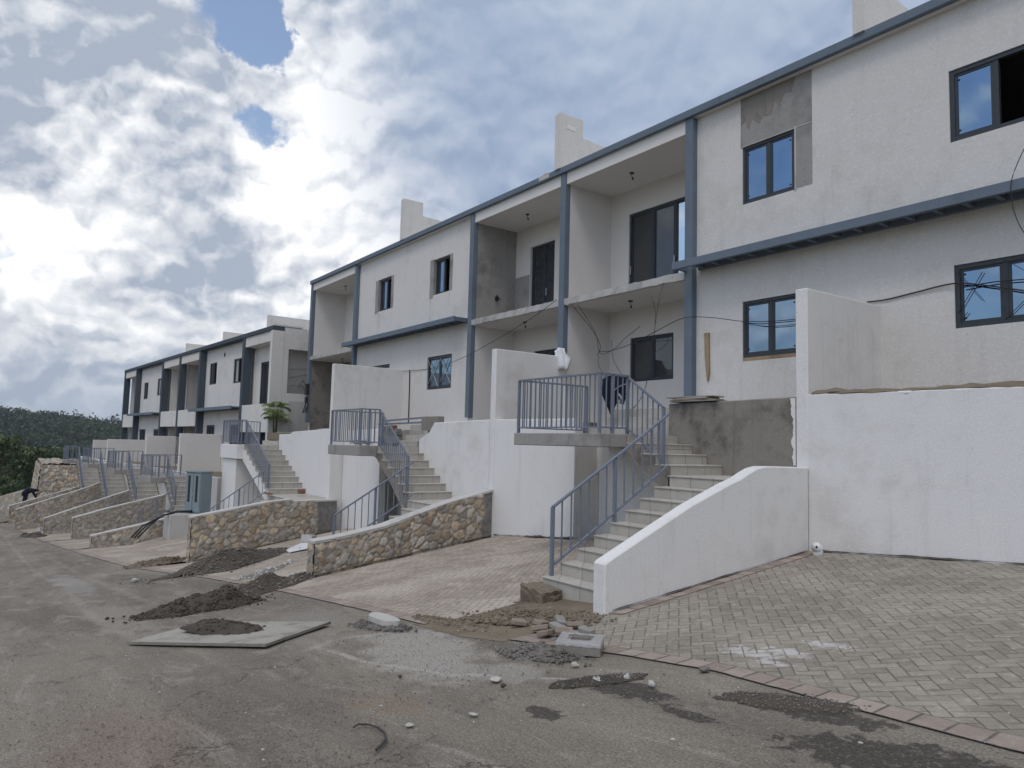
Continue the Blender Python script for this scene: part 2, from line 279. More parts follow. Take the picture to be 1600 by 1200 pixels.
# herringbone pavers
def pavers(name, wd, ang, c1, c2, dust):
    t = mat(name, 0.92, 0.2)
    g = t.xyz(t.geo); flat = t.cmb(g[0], g[1], 0.0)
    ca, sa = math.cos(ang), math.sin(ang)
    u = t.m('DIVIDE', t.m('ADD', t.m('MULTIPLY', g[0], ca), t.m('MULTIPLY', g[1], sa)), wd)
    v = t.m('DIVIDE', t.m('SUBTRACT', t.m('MULTIPLY', g[1], ca), t.m('MULTIPLY', g[0], sa)), wd)
    jit = t.xyz(t.noise(flat, 7, 2, 0.5, out=1))
    u = t.m('ADD', u, t.m('MULTIPLY', t.m('SUBTRACT', jit[0], 0.5), 0.14)); v = t.m('ADD', v, t.m('MULTIPLY', t.m('SUBTRACT', jit[1], 0.5), 0.14))
    i = t.m('FLOOR', u); j = t.m('FLOOR', v); fx = t.m('FRACT', u); fy = t.m('FRACT', v)
    mm = t.m('FLOORED_MODULO', t.m('SUBTRACT', i, j), 4.0)
    def eq(k): return t.m('COMPARE', mm, float(k), 0.4)
    m0, m1, m2, m3 = eq(0), eq(1), eq(2), eq(3)
    dl = t.m('ADD', fx, m1); dr = t.m('ADD', t.m('SUBTRACT', 1.0, fx), m0)
    db = t.m('ADD', fy, m2); dt = t.m('ADD', t.m('SUBTRACT', 1.0, fy), m3)
    dd = t.m('MINIMUM', t.m('MINIMUM', dl, dr), t.m('MINIMUM', db, dt))
    wn = t.node('ShaderNodeTexWhiteNoise', noise_dimensions='2D')
    t.put(wn.inputs['Vector'], t.cmb(t.m('SUBTRACT', i, m1), t.m('ADD', j, m3), 0.0))
    rnd = wn.outputs['Value']
    c = t.mix(rnd, c1, c2)
    big = t.noise(flat, 0.8, 6, 0.6, 0.6); mid = t.noise(flat, 4.0, 8, 0.7, 0.5); fine = t.noise(flat, 90, 3, 0.6)
    c = t.mix(t.m('MULTIPLY', t.ss(big, 0.42, 0.66), 0.75), c, dust)
    c = t.mix(t.m('MULTIPLY', t.ss(mid, 0.60, 0.74), 0.5), c, tuple(x*1.35 for x in dust))
    c = t.mix(t.m('MULTIPLY', t.ss(mid, 0.44, 0.28), 0.5), c, tuple(x*0.6 for x in c1))
    if name == 'paver_near':
        pp = []
        for cx, cy, rx, ry in [(-4.0, 5.45, 0.30, 0.13), (-3.75, 5.6, 0.26, 0.10), (-3.6, 5.95, 0.26, 0.07), (-3.7, 5.3, 0.2, 0.06)]:
            ux = t.m('DIVIDE', t.m('SUBTRACT', g[0], cx), rx); uy = t.m('DIVIDE', t.m('SUBTRACT', g[1], cy), ry)
            e = t.m('SQRT', t.m('ADD', t.m('MULTIPLY', ux, ux), t.m('MULTIPLY', uy, uy)))
            e = t.m('ADD', e, t.m('MULTIPLY', t.m('SUBTRACT', t.noise(flat, 11.0, 6, 0.7, 0.8), 0.5), 4.2)); pp.append(t.ss(e, 1.05, 0.5))
        q = pp[0]
        for z in pp[1:]: q = t.m('MAXIMUM', q, z)
        c = t.mix(t.m('MULTIPLY', q, 0.6), c, (0.58, 0.57, 0.56))
    gap = t.ss(dd, 0.075, 0.02)
    gapn = t.m('MULTIPLY', gap, t.ss(t.noise(flat, 3.0, 5, 0.6), 0.34, 0.60, 0.25, 1.0))
    c = t.mix(t.m('MULTIPLY', gapn, 0.8), c, (0.10, 0.092, 0.08))
    m2 = t.noise(flat, 14, 6, 0.72)
    c = t.mix(t.m('MULTIPLY', t.ss(m2, 0.54, 0.70), 0.5), c, tuple(x*1.45 for x in dust))
    c = t.mix(t.m('MULTIPLY', t.ss(m2, 0.46, 0.32), 0.5), c, tuple(x*0.5 for x in c1))
    c = t.mix(1.0, c, t.mix(fine, (0.68, 0.68, 0.68), (1.32, 1.32, 1.32)), blend='MULTIPLY')
    t.put(t.b.inputs['Base Color'], c)
    bump(t, t.m('ADD', t.m('ADD', t.ss(dd, 0.0, 0.10), t.m('MULTIPLY', rnd, 0.35)), t.m('MULTIPLY', fine, 0.2)), 0.6, 0.012)
pavers('paver_near', 0.108, 0.72, (0.225, 0.204, 0.170), (0.305, 0.28, 0.236), (0.37, 0.34, 0.288))
pavers('paver_far', 0.108, 0.72, (0.28, 0.242, 0.198), (0.37, 0.322, 0.268), (0.49, 0.44, 0.37))
# reddish border course and tiles via brick texture
def bricks(name, c1, c2, mortar, bw, bh, ms_, vec=None, off=0.5):
    t = mat(name, 0.85, 0.3)
    b = t.node('ShaderNodeTexBrick'); b.offset = off
    uv = t.node('ShaderNodeTexCoord').outputs['UV'] if vec is None else vec(t)
    t.put(b.inputs['Vector'], uv); t.put(b.inputs['Color1'], c1); t.put(b.inputs['Color2'], c2); t.put(b.inputs['Mortar'], mortar)
    b.inputs['Scale'].default_value = 1.0; b.inputs['Mortar Size'].default_value = ms_; b.inputs['Brick Width'].default_value = bw; b.inputs['Row Height'].default_value = bh
    b.inputs['Mortar Smooth'].default_value = 0.3
    mid = t.noise(t.geo, 5, 7, 0.68); fine = t.noise(t.geo, 70, 3, 0.6)
    c = t.mix(t.m('MULTIPLY', t.ss(mid, 0.45, 0.7), 0.5), b.outputs[0], tuple(x*1.15 for x in c2))
    c = t.mix(t.m('MULTIPLY', t.ss(mid, 0.45, 0.3), 0.4), c, tuple(x*0.55 for x in c1))
    c = t.mix(t.m('MULTIPLY', t.m('SUBTRACT', fine, 0.5), 0.2), c, (1, 1, 1), blend='ADD')
    t.put(t.b.inputs['Base Color'], c)
    bump(t, t.m('SUBTRACT', t.m('MULTIPLY', fine, 0.2), b.outputs[1]), 0.5, 0.006)
bricks('paver_border', (0.235, 0.188, 0.158), (0.35, 0.295, 0.255), (0.10, 0.09, 0.08), 0.22, 0.20, 0.012, off=0.0)
def tilevec(t):
    g = t.xyz(t.geo); return t.cmb(t.m('ADD', g[0], g[1]), t.m('ADD', g[2], t.m('MULTIPLY', g[1], 0.0)), 0.0)
bricks('stair_tile', (0.385, 0.365, 0.325), (0.43, 0.41, 0.37), (0.20, 0.19, 0.17), 0.42, 5.0, 0.006, vec=tilevec, off=0.0)

# ------------------------------------------------------------------ mesh helpers
class MB:
    """collects shapes; build() links them as one mesh object"""
    def __init__(s): s.V = []; s.F = []; s.UV = None; s.A = None
    def add(s, V, F):
        o = len(s.V); s.V += [tuple(v) for v in V]; s.F += [tuple(i+o for i in f) for f in F]
    def box(s, x0, x1, y0, y1, z0, z1, b=0.0):
        if b <= 0:
            s.add([(x0, y0, z0), (x1, y0, z0), (x1, y1, z0), (x0, y1, z0), (x0, y0, z1), (x1, y0, z1), (x1, y1, z1), (x0, y1, z1)],
                  [(0, 3, 2, 1), (4, 5, 6, 7), (0, 1, 5, 4), (1, 2, 6, 5), (2, 3, 7, 6), (3, 0, 4, 7)])
        else:
            s.obox((x0+x1)/2, (y0+y1)/2, (z0+z1)/2, x1-x0, y1-y0, z1-z0, 0, b)
    def obox(s, cx, cy, cz, sx, sy, sz, rot=0.0, b=0.006, M=None):
        bm = bmesh.new(); bmesh.ops.create_cube(bm, size=1.0)
        bmesh.ops.scale(bm, vec=(sx, sy, sz), verts=bm.verts)
        if b > 0: bmesh.ops.bevel(bm, geom=list(bm.edges), offset=min(b, 0.45*min(sx, sy, sz)), segments=1, affect='EDGES')
        m = Matrix.Translation((cx, cy, cz)) @ (M if M is not None else Matrix.Rotation(rot, 4, 'Z'))
        bmesh.ops.transform(bm, matrix=m, verts=bm.verts); s.frombm(bm)
    def frombm(s, bm):
        bm.verts.index_update(); s.add([v.co[:] for v in bm.verts], [[v.index for v in f.verts] for f in bm.faces]); bm.free()
    def bar(s, a, b, wx, wy=None):
        """square tube from a to b"""
        a = Vector(a); b = Vector(b); d = b-a; L = d.length
        if L < 1e-6: return
        wy = wy or wx
        q = d.to_track_quat('Z', 'Y').to_matrix().to_4x4()
        up = Vector((0, 0, 1)); z = d.normalized()
        x = z.cross(up)
        x = x.normalized() if x.length > 1e-4 else Vector((1, 0, 0))
        y = z.cross(x)
        M = Matrix((x, y, z)).transposed().to_4x4()
        V = []
        for t_ in (0, L):
            for sx, sy in ((-1, -1), (1, -1), (1, 1), (-1, 1)): V.append(a + M @ Vector((sx*wx/2, sy*wy/2, t_)))
        s.add(V, [(0, 1, 5, 4), (1, 2, 6, 5), (2, 3, 7, 6), (3, 0, 4, 7), (3, 2, 1, 0), (4, 5, 6, 7)])
    def tube(s, pts, r, n=6, r1=None):
        pts = [Vector(p) for p in pts]; V = []; F = []
        prev = None
        for k, p in enumerate(pts):
            d = (pts[min(k+1, len(pts)-1)]-pts[max(k-1, 0)]).normalized()
            ref = Vector((0, 0, 1)) if abs(d.z) < 0.95 else Vector((1, 0, 0))
            x = d.cross(ref).normalized(); y = d.cross(x)
            rr = r if r1 is None else r+(r1-r)*k/(len(pts)-1)
            for j in range(n):
                a_ = 2*math.pi*j/n; V.append(p+x*math.cos(a_)*rr+y*math.sin(a_)*rr)
        for k in range(len(pts)-1):
            for j in range(n):
                F.append((k*n+j, k*n+(j+1) % n, (k+1)*n+(j+1) % n, (k+1)*n+j))
        F.append(tuple(range(n-1, -1, -1))); F.append(tuple((len(pts)-1)*n+j for j in range(n)))
        s.add(V, F)
    def prism(s, poly, axis, a, b):
        """poly: 2-D outline; axis 'x' -> poly is (y,z) ; 'y' -> (x,z); 'z' -> (x,y)"""
        def P(p, c): return {'x': (c, p[0], p[1]), 'y': (p[0], c, p[1]), 'z': (p[0], p[1], c)}[axis]
        n = len(poly); V = [P(p, a) for p in poly]+[P(p, b) for p in poly]
        F = [tuple(range(n)), tuple(range(2*n-1, n-1, -1))]
        for k in range(n): F.append((k, n+k, n+(k+1) % n, (k+1) % n))
        s.add(V, F)
    def panel(s, x0, x1, z0, z1, y0, y1, holes=()):
        """wall in the x-z plane between y0 (front) and y1, with rectangular openings (xa,xb,za,zb)"""
        xs = sorted({x0, x1, *[h[0] for h in holes], *[h[1] for h in holes]}); zs = sorted({z0, z1, *[h[2] for h in holes], *[h[3] for h in holes]})
        xs = [x for x in xs if x0 <= x <= x1]; zs = [z for z in zs if z0 <= z <= z1]
        def solid(i, j):
            if not (0 <= i < len(xs)-1 and 0 <= j < len(zs)-1): return False
            cx = (xs[i]+xs[i+1])/2; cz = (zs[j]+zs[j+1])/2
            return not any(h[0] < cx < h[1] and h[2] < cz < h[3] for h in holes)
        for i in range(len(xs)-1):
            for j in range(len(zs)-1):
                if not solid(i, j): continue
                a, b, c, d = xs[i], xs[i+1], zs[j], zs[j+1]
                s.add([(a, y0, c), (b, y0, c), (b, y0, d), (a, y0, d)], [(0, 1, 2, 3)])
                s.add([(a, y1, c), (b, y1, c), (b, y1, d), (a, y1, d)], [(3, 2, 1, 0)])
                if not solid(i-1, j): s.add([(a, y0, c), (a, y0, d), (a, y1, d), (a, y1, c)], [(0, 1, 2, 3)])
                if not solid(i+1, j): s.add([(b, y0, c), (b, y1, c), (b, y1, d), (b, y0, d)], [(0, 1, 2, 3)])
                if not solid(i, j-1): s.add([(a, y0, c), (a, y1, c), (b, y1, c), (b, y0, c)], [(0, 1, 2, 3)])
                if not solid(i, j+1): s.add([(a, y0, d), (b, y0, d), (b, y1, d), (a, y1, d)], [(0, 1, 2, 3)])
    def build(s, name, m, parent=None, smooth=False, off=None):
        if off is not None: s.V = [(v[0]-off[0], v[1]-off[1], v[2]-off[2]) for v in s.V]
        me = bpy.data.meshes.new(name)
        if isinstance(s.V, np.ndarray): me.from_pydata(s.V.tolist(), [], s.F)
        else: me.from_pydata(s.V, [], s.F)
        if isinstance(m, str): m = [m]
        for q in m: me.materials.append(MATS[q])
        if smooth: me.polygons.foreach_set('use_smooth', [True]*len(me.polygons))
        me.validate(); me.update()
        bm = bmesh.new(); bm.from_mesh(me); bmesh.ops.recalc_face_normals(bm, faces=bm.faces); bm.to_mesh(me); bm.free()
        o = bpy.data.objects.new(name, me); COL.objects.link(o)
        if parent is not None: o.parent = parent
        return o
def tag(o, label=None, cat=None, group=None, kind=None):
    if label: o['label'] = label
    if cat: o['category'] = cat
    if group: o['group'] = group
    if kind: o['kind'] = kind
    return o
def empty(name, label, cat, loc=(0, 0, 0), rz=0.0, group=None):
    o = bpy.data.objects.new(name, None); o.empty_display_size = 0.2; COL.objects.link(o)
    o.location = loc; o.rotation_euler.z = rz
    return tag(o, label, cat, group)
def copy_tree(o, parent=None):
    c = o.copy(); COL.objects.link(c)
    if parent is not None: c.parent = parent
    for ch in [q for q in COL.objects if q.parent == o]: copy_tree(ch, c)
    return c
def fast_mesh(name, V, F, m, attrs=None, smooth=False, parent=None):
    """V (n,3), F (k,q) arrays with a constant corner count; attrs: {name: (n,) or (n,4)}"""
    V = np.asarray(V, dtype=np.float32); F = np.asarray(F, dtype=np.int32)
    me = bpy.data.meshes.new(name); q = F.shape[1]
    me.vertices.add(len(V)); me.vertices.foreach_set('co', V.ravel())
    me.loops.add(F.size); me.loops.foreach_set('vertex_index', F.ravel())
    me.polygons.add(len(F)); me.polygons.foreach_set('loop_start', np.arange(0, F.size, q, dtype=np.int32))
    me.update(calc_edges=True); me.validate()
    for k, a in (attrs or {}).items():
        a = np.asarray(a, dtype=np.float32)
        if a.ndim == 1: me.attributes.new(k, 'FLOAT', 'POINT').data.foreach_set('value', a)
        else: me.attributes.new(k, 'FLOAT_COLOR', 'POINT').data.foreach_set('color', a.ravel())
    me.materials.append(MATS[m])
    if smooth: me.polygons.foreach_set('use_smooth', np.ones(len(F), dtype=bool))
    o = bpy.data.objects.new(name, me); COL.objects.link(o)
    if parent is not None: o.parent = parent
    return o
def fbm(x, y, seed=0, oct_=4):
    x = np.asarray(x, float); y = np.asarray(y, float); out = np.zeros(np.broadcast(x, y).shape); amp = 1.0; tot = 0.0
    for o_ in range(oct_):
        xi = np.floor(x).astype(int); yi = np.floor(y).astype(int); fx = x-xi; fy = y-yi
        fx = fx*fx*(3-2*fx); fy = fy*fy*(3-2*fy)
        def h(a, b):
            n = (a*374761393+b*668265263+(seed+o_)*982451653) & 0x7fffffff
            n = ((n ^ (n >> 13))*1274126177) & 0x7fffffff
            return ((n ^ (n >> 16)) & 0xffff)/65535.0
        out += amp*(h(xi, yi)*(1-fx)*(1-fy)+h(xi+1, yi)*fx*(1-fy)+h(xi, yi+1)*(1-fx)*fy+h(xi+1, yi+1)*fx*fy)
        tot += amp; amp *= 0.5; x = x*2.03+17.1; y = y*2.03+5.3
    return out/tot

# ------------------------------------------------------------------ terrain
_RX = np.array([-400, -110, -80, -56, -48, -40, -33, -22.9, -14.3, -6.2, 0, 10, 60.0])
_RZ = np.array([-22, -9.0, -7.2, -5.95, -5.45, -4.85, -4.32, -3.60, -2.74, -1.94, -1.36, -0.45, 3.5])
def road_z(x, y): return np.interp(x, _RX, _RZ)+0.045*(np.clip(y, -4, 5.2)-5.2)
_BX = np.array([-400, -110, -80, -64, -33, -22.9, -14.3, -6.35, -3.37, 10, 60.0])
_BZ = np.array([-21.5, -8.4, -6.5, -5.5, -3.55, -2.84, -2.10, -1.43, -1.22, -0.1, 4.0])
TH = R(2.5); P0 = np.array([-33.0, 10.45]); FX = np.array([math.cos(TH), math.sin(TH)]); FY = np.array([-math.sin(TH), math.cos(TH)])
def loc2w(s, n): return P0+np.outer(np.atleast_1d(s), FX)+np.outer(np.atleast_1d(n), FY)
def ret_y(x):                      # plane of the retaining walls
    return np.where(np.asarray(x) > -32.0, 9.85, 8.5+0.0437*(np.asarray(x)+33))
def gz(x, y):
    x = np.asarray(x, float); y = np.asarray(y, float)
    r = road_z(x, y); t_ = np.clip((y-5.2)/(ret_y(x)-5.2), 0, 1.0)
    return r+(np.interp(x, _BX, _BZ)-r)*t_
_EX = np.array([-110, -70, -56, -40, -33, -25, -16.8, -12.85, -8.9, -6.8, -5.0, -3.9, -2.6, -1.65, 3])
_EY = np.array([2.6, 2.4, 2.5, 2.9, 3.1, 3.6, 4.28, 4.46, 4.44, 4.40, 4.74, 4.85, 4.67, 4.56, 4.2])
def edge_y(x): return np.interp(x, _EX, _EY)
def sheet(name, xs, y0f, y1f, ny, zf, m, uvw=None):
    xs = np.asarray(xs, float); A = np.linspace(0, 1, ny)
    X = np.repeat(xs[:, None], ny, 1); Y = y0f(xs)[:, None]+(y1f(xs)-y0f(xs))[:, None]*A[None]
    Z = zf(X, Y); V = np.stack([X, Y, Z], -1).reshape(-1, 3)
    n = len(xs); i, j = np.meshgrid(np.arange(n-1), np.arange(ny-1), indexing='ij')
    a_ = (i*ny+j).ravel(); F = np.stack([a_, a_+ny, a_+ny+1, a_+1], -1)
    o = fast_mesh(name, V, F, m, smooth=True)
    if uvw:
        uv = o.data.uv_layers.new(name='UVMap'); d = np.concatenate([[0], np.cumsum(np.hypot(np.diff(xs), np.diff(y0f(xs))))])
        U = np.stack([np.repeat(d[:, None], ny, 1), np.repeat((A*uvw)[None], n, 0)], -1).reshape(-1, 2)
        li = np.zeros(len(o.data.loops), dtype=np.int32); o.data.loops.foreach_get('vertex_index', li)
        uv.data.foreach_set('uv', U[li].ravel())
    return o
const = lambda c: (lambda x: np.full(len(x), float(c)))
def wob(x, y): return 0.02*(fbm(x*0.9, y*0.9, 3)-0.5)+0.012*(fbm(x*4, y*4, 5)-0.5)
def hill_ground(x, y):
    # drops away past the estate, crosses a valley and climbs to the far ridge
    near = np.interp(x, [-2500, -600, -520, -440, -300, -200, -150, -118, 60, 400], [0, -2, 7.5, 1, -22, -36, -30, -11.0, 2.5, 12])
    side = np.where(x < -300, -0.10*(y-10)+1.2*np.sin(y*0.035), 0)*np.clip((-x-250)/200, 0, 1)
    return near+np.clip(side, -14, 12)
xs = np.concatenate([np.linspace(-2400, -700, 12), np.linspace(-680, -120, 60), np.linspace(-115, 60, 30), np.linspace(80, 700, 8)])
g0 = sheet('ground', xs, const(-900), const(900), 121, lambda x, y: hill_ground(x, y)-1.6+0.6*(fbm(x*.05, y*.05, 2)-.5), 'grass_ground'); tag(g0, kind='structure')
near_x = np.unique(np.concatenate([np.linspace(-116, -30, 90), np.linspace(-30, 6, 240), np.linspace(6, 30, 20)]))
gb = sheet('terrain', near_x, const(-14), lambda x: ret_y(x)+14, 90, lambda x, y: gz(x, y)-0.06-0.5*np.clip((-y-4)/6, 0, 1), 'earth'); tag(gb, kind='structure')
ro = sheet('road', near_x, const(-3.6), lambda x: edge_y(x)+0.35, 120, lambda x, y: gz(x, y)+wob(x, y), 'asphalt'); tag(ro, kind='structure')
def pad(x0, x1, m, name='driveway'):
    xs = np.linspace(x0, x1, max(8, int((x1-x0)/0.2)))
    o = sheet(name, xs, lambda x: edge_y(x)+0.2, lambda x: ret_y(x)+0.02, 40, lambda x, y: gz(x, y)+0.007+wob(x, y), m); tag(o, kind='structure')
    xb = np.linspace(x0, x1, max(8, int((x1-x0)/0.1)))
    b = sheet('kerb_strip', xb, lambda x: edge_y(x)-0.02, lambda x: edge_y(x)+0.2, 4, lambda x, y: gz(x, y)+0.012+wob(x, y), 'paver_border', uvw=0.2); tag(b, kind='structure')
pad(-6.2, 3.0, 'paver_near'); pad(-14.0, -7.75, 'paver_far'); pad(-22.6, -14.6, 'paver_far'); pad(-32.5, -23.2, 'paver_far')
pad(-40.4, -32.9, 'paver_far'); pad(-48.2, -40.8, 'paver_far'); pad(-56.2, -48.6, 'paver_far'); pad(-66, -56.6, 'paver_far')
o = sheet('earth_strip', np.linspace(-7.9, -6.15, 24), lambda x: edge_y(x)-.1, const(9.84), 40, lambda x, y: gz(x, y)+.004+wob(x, y), 'earth'); tag(o, kind='structure')
xb = np.linspace(5.95, 9.85, 40)   # border course along the white curved wall
V = []; F = []
bd = MB()
o = sheet('kerb_strip', np.linspace(-6.2, -6.0, 3), const(5.9), const(9.84), 60, lambda x, y: gz(x, y)+0.012+wob(x, y), 'paver_border')
uv = o.data.uv_layers.new(name='UVMap')
for lp in o.data.loops: uv.data[lp.index].uv = (o.data.vertices[lp.vertex_index].co.y, o.data.vertices[lp.vertex_index].co.x+6.2)
tag(o, kind='structure')

# ------------------------------------------------------------------ rubble masonry wall
STONE = [(0.30, 0.268, 0.22), (0.34, 0.295, 0.235), (0.28, 0.262, 0.235), (0.37, 0.338, 0.285), (0.30, 0.245, 0.18), (0.32, 0.305, 0.28), (0.25, 0.235, 0.212), (0.35, 0.29, 0.215)]
def rubble_patch(fn, U, W_, res, cell, seed, mortar=(0.33, 0.305, 0.268), grey=0.0, disp=0.02, plainend=None):
    """fn(u,w)->(pos (..,3), nrm (3,)) over lengths U x W_; returns V,F,C"""
    rg = np.random.default_rng(seed)
    nu = max(4, int(U/res)); nw = max(4, int(W_/res))
    u = np.linspace(0, U, nu+1); w_ = np.linspace(0, W_, nw+1); UU, WW = np.meshgrid(u, w_, indexing='ij')
    gu = int(U/cell)+3; gw = int(W_/(cell*0.8))+3
    pu, pw = np.meshgrid(np.arange(gu), np.arange(gw), indexing='ij')
    pu = (pu-1+0.5*(pw % 2)+rg.uniform(-.46, .46, pu.shape)+0.5)*cell; pw = (pw-1+rg.uniform(-.46, .46, pw.shape)+0.5)*cell*0.8
    pts = np.stack([pu.ravel(), pw.ravel()], -1); sz = rg.uniform(0.0, 0.11, len(pts))
    q = np.stack([UU.ravel(), WW.ravel()], -1)
    wv = 0.10*cell*np.stack([fbm(q[:, 0]*9, q[:, 1]*9, seed)-.5, fbm(q[:, 0]*9, q[:, 1]*9, seed+9)-.5], -1)*4
    dm = np.hypot((q[:, None, 0]+wv[:, None, 0]-pts[None, :, 0]), (q[:, None, 1]+wv[:, None, 1]-pts[None, :, 1])*1.15)-sz
    idx = np.argpartition(dm, 2, axis=1)[:, :2]; dd = np.take_along_axis(dm, idx, 1)
    sw = dd[:, 0] > dd[:, 1]; idx[sw] = idx[sw][:, ::-1]; dd.sort(axis=1)
    e = (dd[:, 1]-dd[:, 0]); k = np.clip((e-0.07*cell)/(0.10*cell), 0, 1); k = k*k*(3-2*k)
    pal = np.array(STONE); pc = pal[rg.integers(0, len(pal), len(pts))]*rg.uniform(1.0, 1.85, (len(pts), 1))*np.array([1.02, 1, .97])
    if grey: pc = pc*(1-grey)+np.array([0.40, 0.38, 0.345])*grey*rg.uniform(0.8, 1.15, (len(pts), 1))
    C = pc[idx[:, 0]]*k[:, None]+np.array(mortar)*(1-k[:, None])
    hgt = k*disp*(0.65+0.7*(sz[idx[:, 0]]/0.11))+disp*0.5*(fbm(q[:, 0]*16, q[:, 1]*16, seed+3)-.5)
    if plainend is not None:
        pe = np.clip((q[:, 0]-plainend)/0.1+2*(fbm(q[:, 0]*3, q[:, 1]*3, 8)-.5), 0, 1)
        C = C*(1-pe[:, None])+np.array([0.21, 0.205, 0.195])*pe[:, None]; hgt = hgt*(1-pe)
    pos, nrm = fn(UU.ravel(), WW.ravel())
    V = pos+hgt[:, None]*np.asarray(nrm)
    i, j = np.meshgrid(np.arange(nu), np.arange(nw), indexing='ij'); a_ = (i*(nw+1)+j).ravel()
    F = np.stack([a_, a_+nw+1, a_+nw+2, a_+1], -1)
    return V, F, np.concatenate([C, np.ones((len(C), 1))], -1)
def rubble_obj(name, patches, parent=None):
    Vs, Fs, Cs = [], [], []; o = 0
    for V, F, C in patches: Vs.append(V); Fs.append(F+o); Cs.append(C); o += len(V)
    return fast_mesh(name, np.concatenate(Vs), np.concatenate(Fs), 'rubble_masonry', {'stone': np.concatenate(Cs)}, smooth=True, parent=parent)
def stone_wall(label, A, B, prof, thick=0.32, cell=0.175, res=0.03, seed=1, grey=0.0, cap=0.05, cap_mat='coping', plainend=None, mortar=(0.33, 0.305, 0.268), wall_group='rubble stone driveway walls'):
    """wall from A (road end) to B; prof: [(t 0..1, top z)]"""
    A = np.array(A, float); B = np.array(B, float); L = np.linalg.norm(B-A); d = (B-A)/L; nr = np.array([d[1], -d[0]])   # +x side
    T = lambda u: np.interp(u/L, [p[0] for p in prof], [p[1] for p in prof])
    root = empty('stone_wall', label, 'stone wall', (A[0], A[1], float(gz(A[0], A[1]))), 0, wall_group)
    O = np.array(root.location)
    H = max(float(T(u)-gz(*(A+d*u))) for u in np.linspace(0, L, 9))+0.12
    def side(sgn):
        def fn(u, w_):
            xy = A+np.outer(u, d)+sgn*nr*thick/2
            zb = gz(xy[:, 0], xy[:, 1])-0.10; z = np.minimum(zb+w_, T(u)-cap*0.3)
            return np.concatenate([xy, z[:, None]], 1)-O, (*(sgn*nr), 0)
        return rubble_patch(fn, L, H, res if sgn > 0 else res*2.5, cell, seed+(0 if sgn > 0 else 50), mortar, grey, plainend=plainend)
    def endp(u, w_):
        xy = A+np.outer(u-thick/2, nr); zb = gz(A[0], A[1])-0.10; z = np.minimum(zb+w_, T(0)-cap*0.3)
        return np.concatenate([xy, z[:, None]], 1)-O, (*(-d), 0)
    rubble_obj('masonry', [side(1), side(-1), rubble_patch(endp, thick, T(0)-float(gz(*A))+0.12, res, cell*0.9, seed+7, mortar, grey)], root)
    m = MB(); n = max(3, int(L/0.12)); V = []; F = []
    us = np.linspace(-0.03, L, n)
    for u in us:
        p = A+d*u; z = float(T(max(u, 0)))+0.01*(float(fbm(u*2.5, seed*3.1, 4))-.5)
        for s_, dz_ in ((1, -cap), (1, 0), (-1, 0), (-1, -cap)):
            q = p+nr*s_*(thick/2+0.02+0.012*(float(fbm(u*6, s_+seed, 6))-.5)); V.append((q[0]-O[0], q[1]-O[1], z+dz_-O[2]))
    for k in range(n-1):
        for j in range(4): F.append((k*4+j, k*4+(j+1) % 4, (k+1)*4+(j+1) % 4, (k+1)*4+j))
    F += [(0, 1, 2, 3), tuple((n-1)*4+j for j in (3, 2, 1, 0))]
    m.add(V, F); m.build('coping', cap_mat, root)
    return root
def atY(px, py, Y): d = ray(px, py); return d*(Y/d[1])
def atX(px, py, X): d = ray(px, py); return d*(X/d[0])
def onground(px, py, lift=0.0):
    d = ray(px, py); lo, hi = 0.5, 400.0
    ts = np.linspace(1.5, 120, 6000); P_ = d[None]*ts[:, None]; b_ = P_[:, 2] < gz(P_[:, 0], P_[:, 1])
    k = int(np.argmax(b_)); p = P_[k]; return np.array([p[0], p[1], float(gz(p[0], p[1]))+lift])

# ------------------------------------------------------------------ terrace blocks
class Block:
    """x along the facade, y into the building (0 = face of the columns); children of one Empty"""
    def __init__(s, label, group, base):
        s.root = empty('townhouse_block', label, 'building', group=group); s.o = base
    def b(s, m, name, mat_, parent=None): return m.build(name, mat_, parent or s.root, off=s.o)
    def win(s, x0, x1, z0, z1, y, panes, fw=0.055, depth=0.09, name='window'):
        m = MB()
        m.box(x0, x1, y, y+depth, z0, z0+fw); m.box(x0, x1, y, y+depth, z1-fw, z1)
        m.box(x0, x0+fw, y, y+depth, z0+fw, z1-fw); m.box(x1-fw, x1, y, y+depth, z0+fw, z1-fw)
        n = len(panes); wd = (x1-x0-2*fw)/n
        for i in range(1, n): m.box(x0+fw+i*wd-fw*0.5, x0+fw+i*wd+fw*0.5, y+0.012, y+depth-0.012, z0+fw, z1-fw)
        for i, k in enumerate(panes):      # sash frames
            if k == 'open': continue
            a, c = x0+fw+i*wd+(fw*0.5 if i else 0), x0+fw+(i+1)*wd-(fw*0.5 if i < n-1 else 0); q = 0.04
            m.box(a, c, y+0.02, y+0.06, z0+fw, z0+fw+q); m.box(a, c, y+0.02, y+0.06, z1-fw-q, z1-fw); m.box(a, a+q, y+0.02, y+0.06, z0+fw+q, z1-fw-q); m.box(c-q, c, y+0.02, y+0.06, z0+fw+q, z1-fw-q)
        f = s.b(m, name, 'frame_dark')
        for i, k in enumerate(panes):
            if k == 'open': continue
            p = MB(); p.box(x0+fw+i*wd+0.02, x0+fw+(i+1)*wd-0.02, y+0.035, y+0.045, z0+fw+0.01, z1-fw-0.01)
            s.b(p, 'pane', {'film': 'glass_film', 'pale': 'glass_cloud_mirror'}.get(k, 'glass_dark'), f)
            if k == 'film' and s.dots:      # black suction pads left in the pane corners
                for u, v in ((0.10, 0.90), (0.90, 0.90), (0.1, 0.1)) if i == 0 else ((0.85, 0.9), (0.85, 0.08)):
                    px_ = x0+fw+(i+u)*wd; pz = z0+fw+v*(z1-z0-2*fw)
                    c = MB(); c.obox(px_, y+0.03, pz, 0.03, 0.012, 0.03, 0, 0.008)
                    s.b(c, 'corner_clip', 'black_cable', f)
        return f
    dots = False
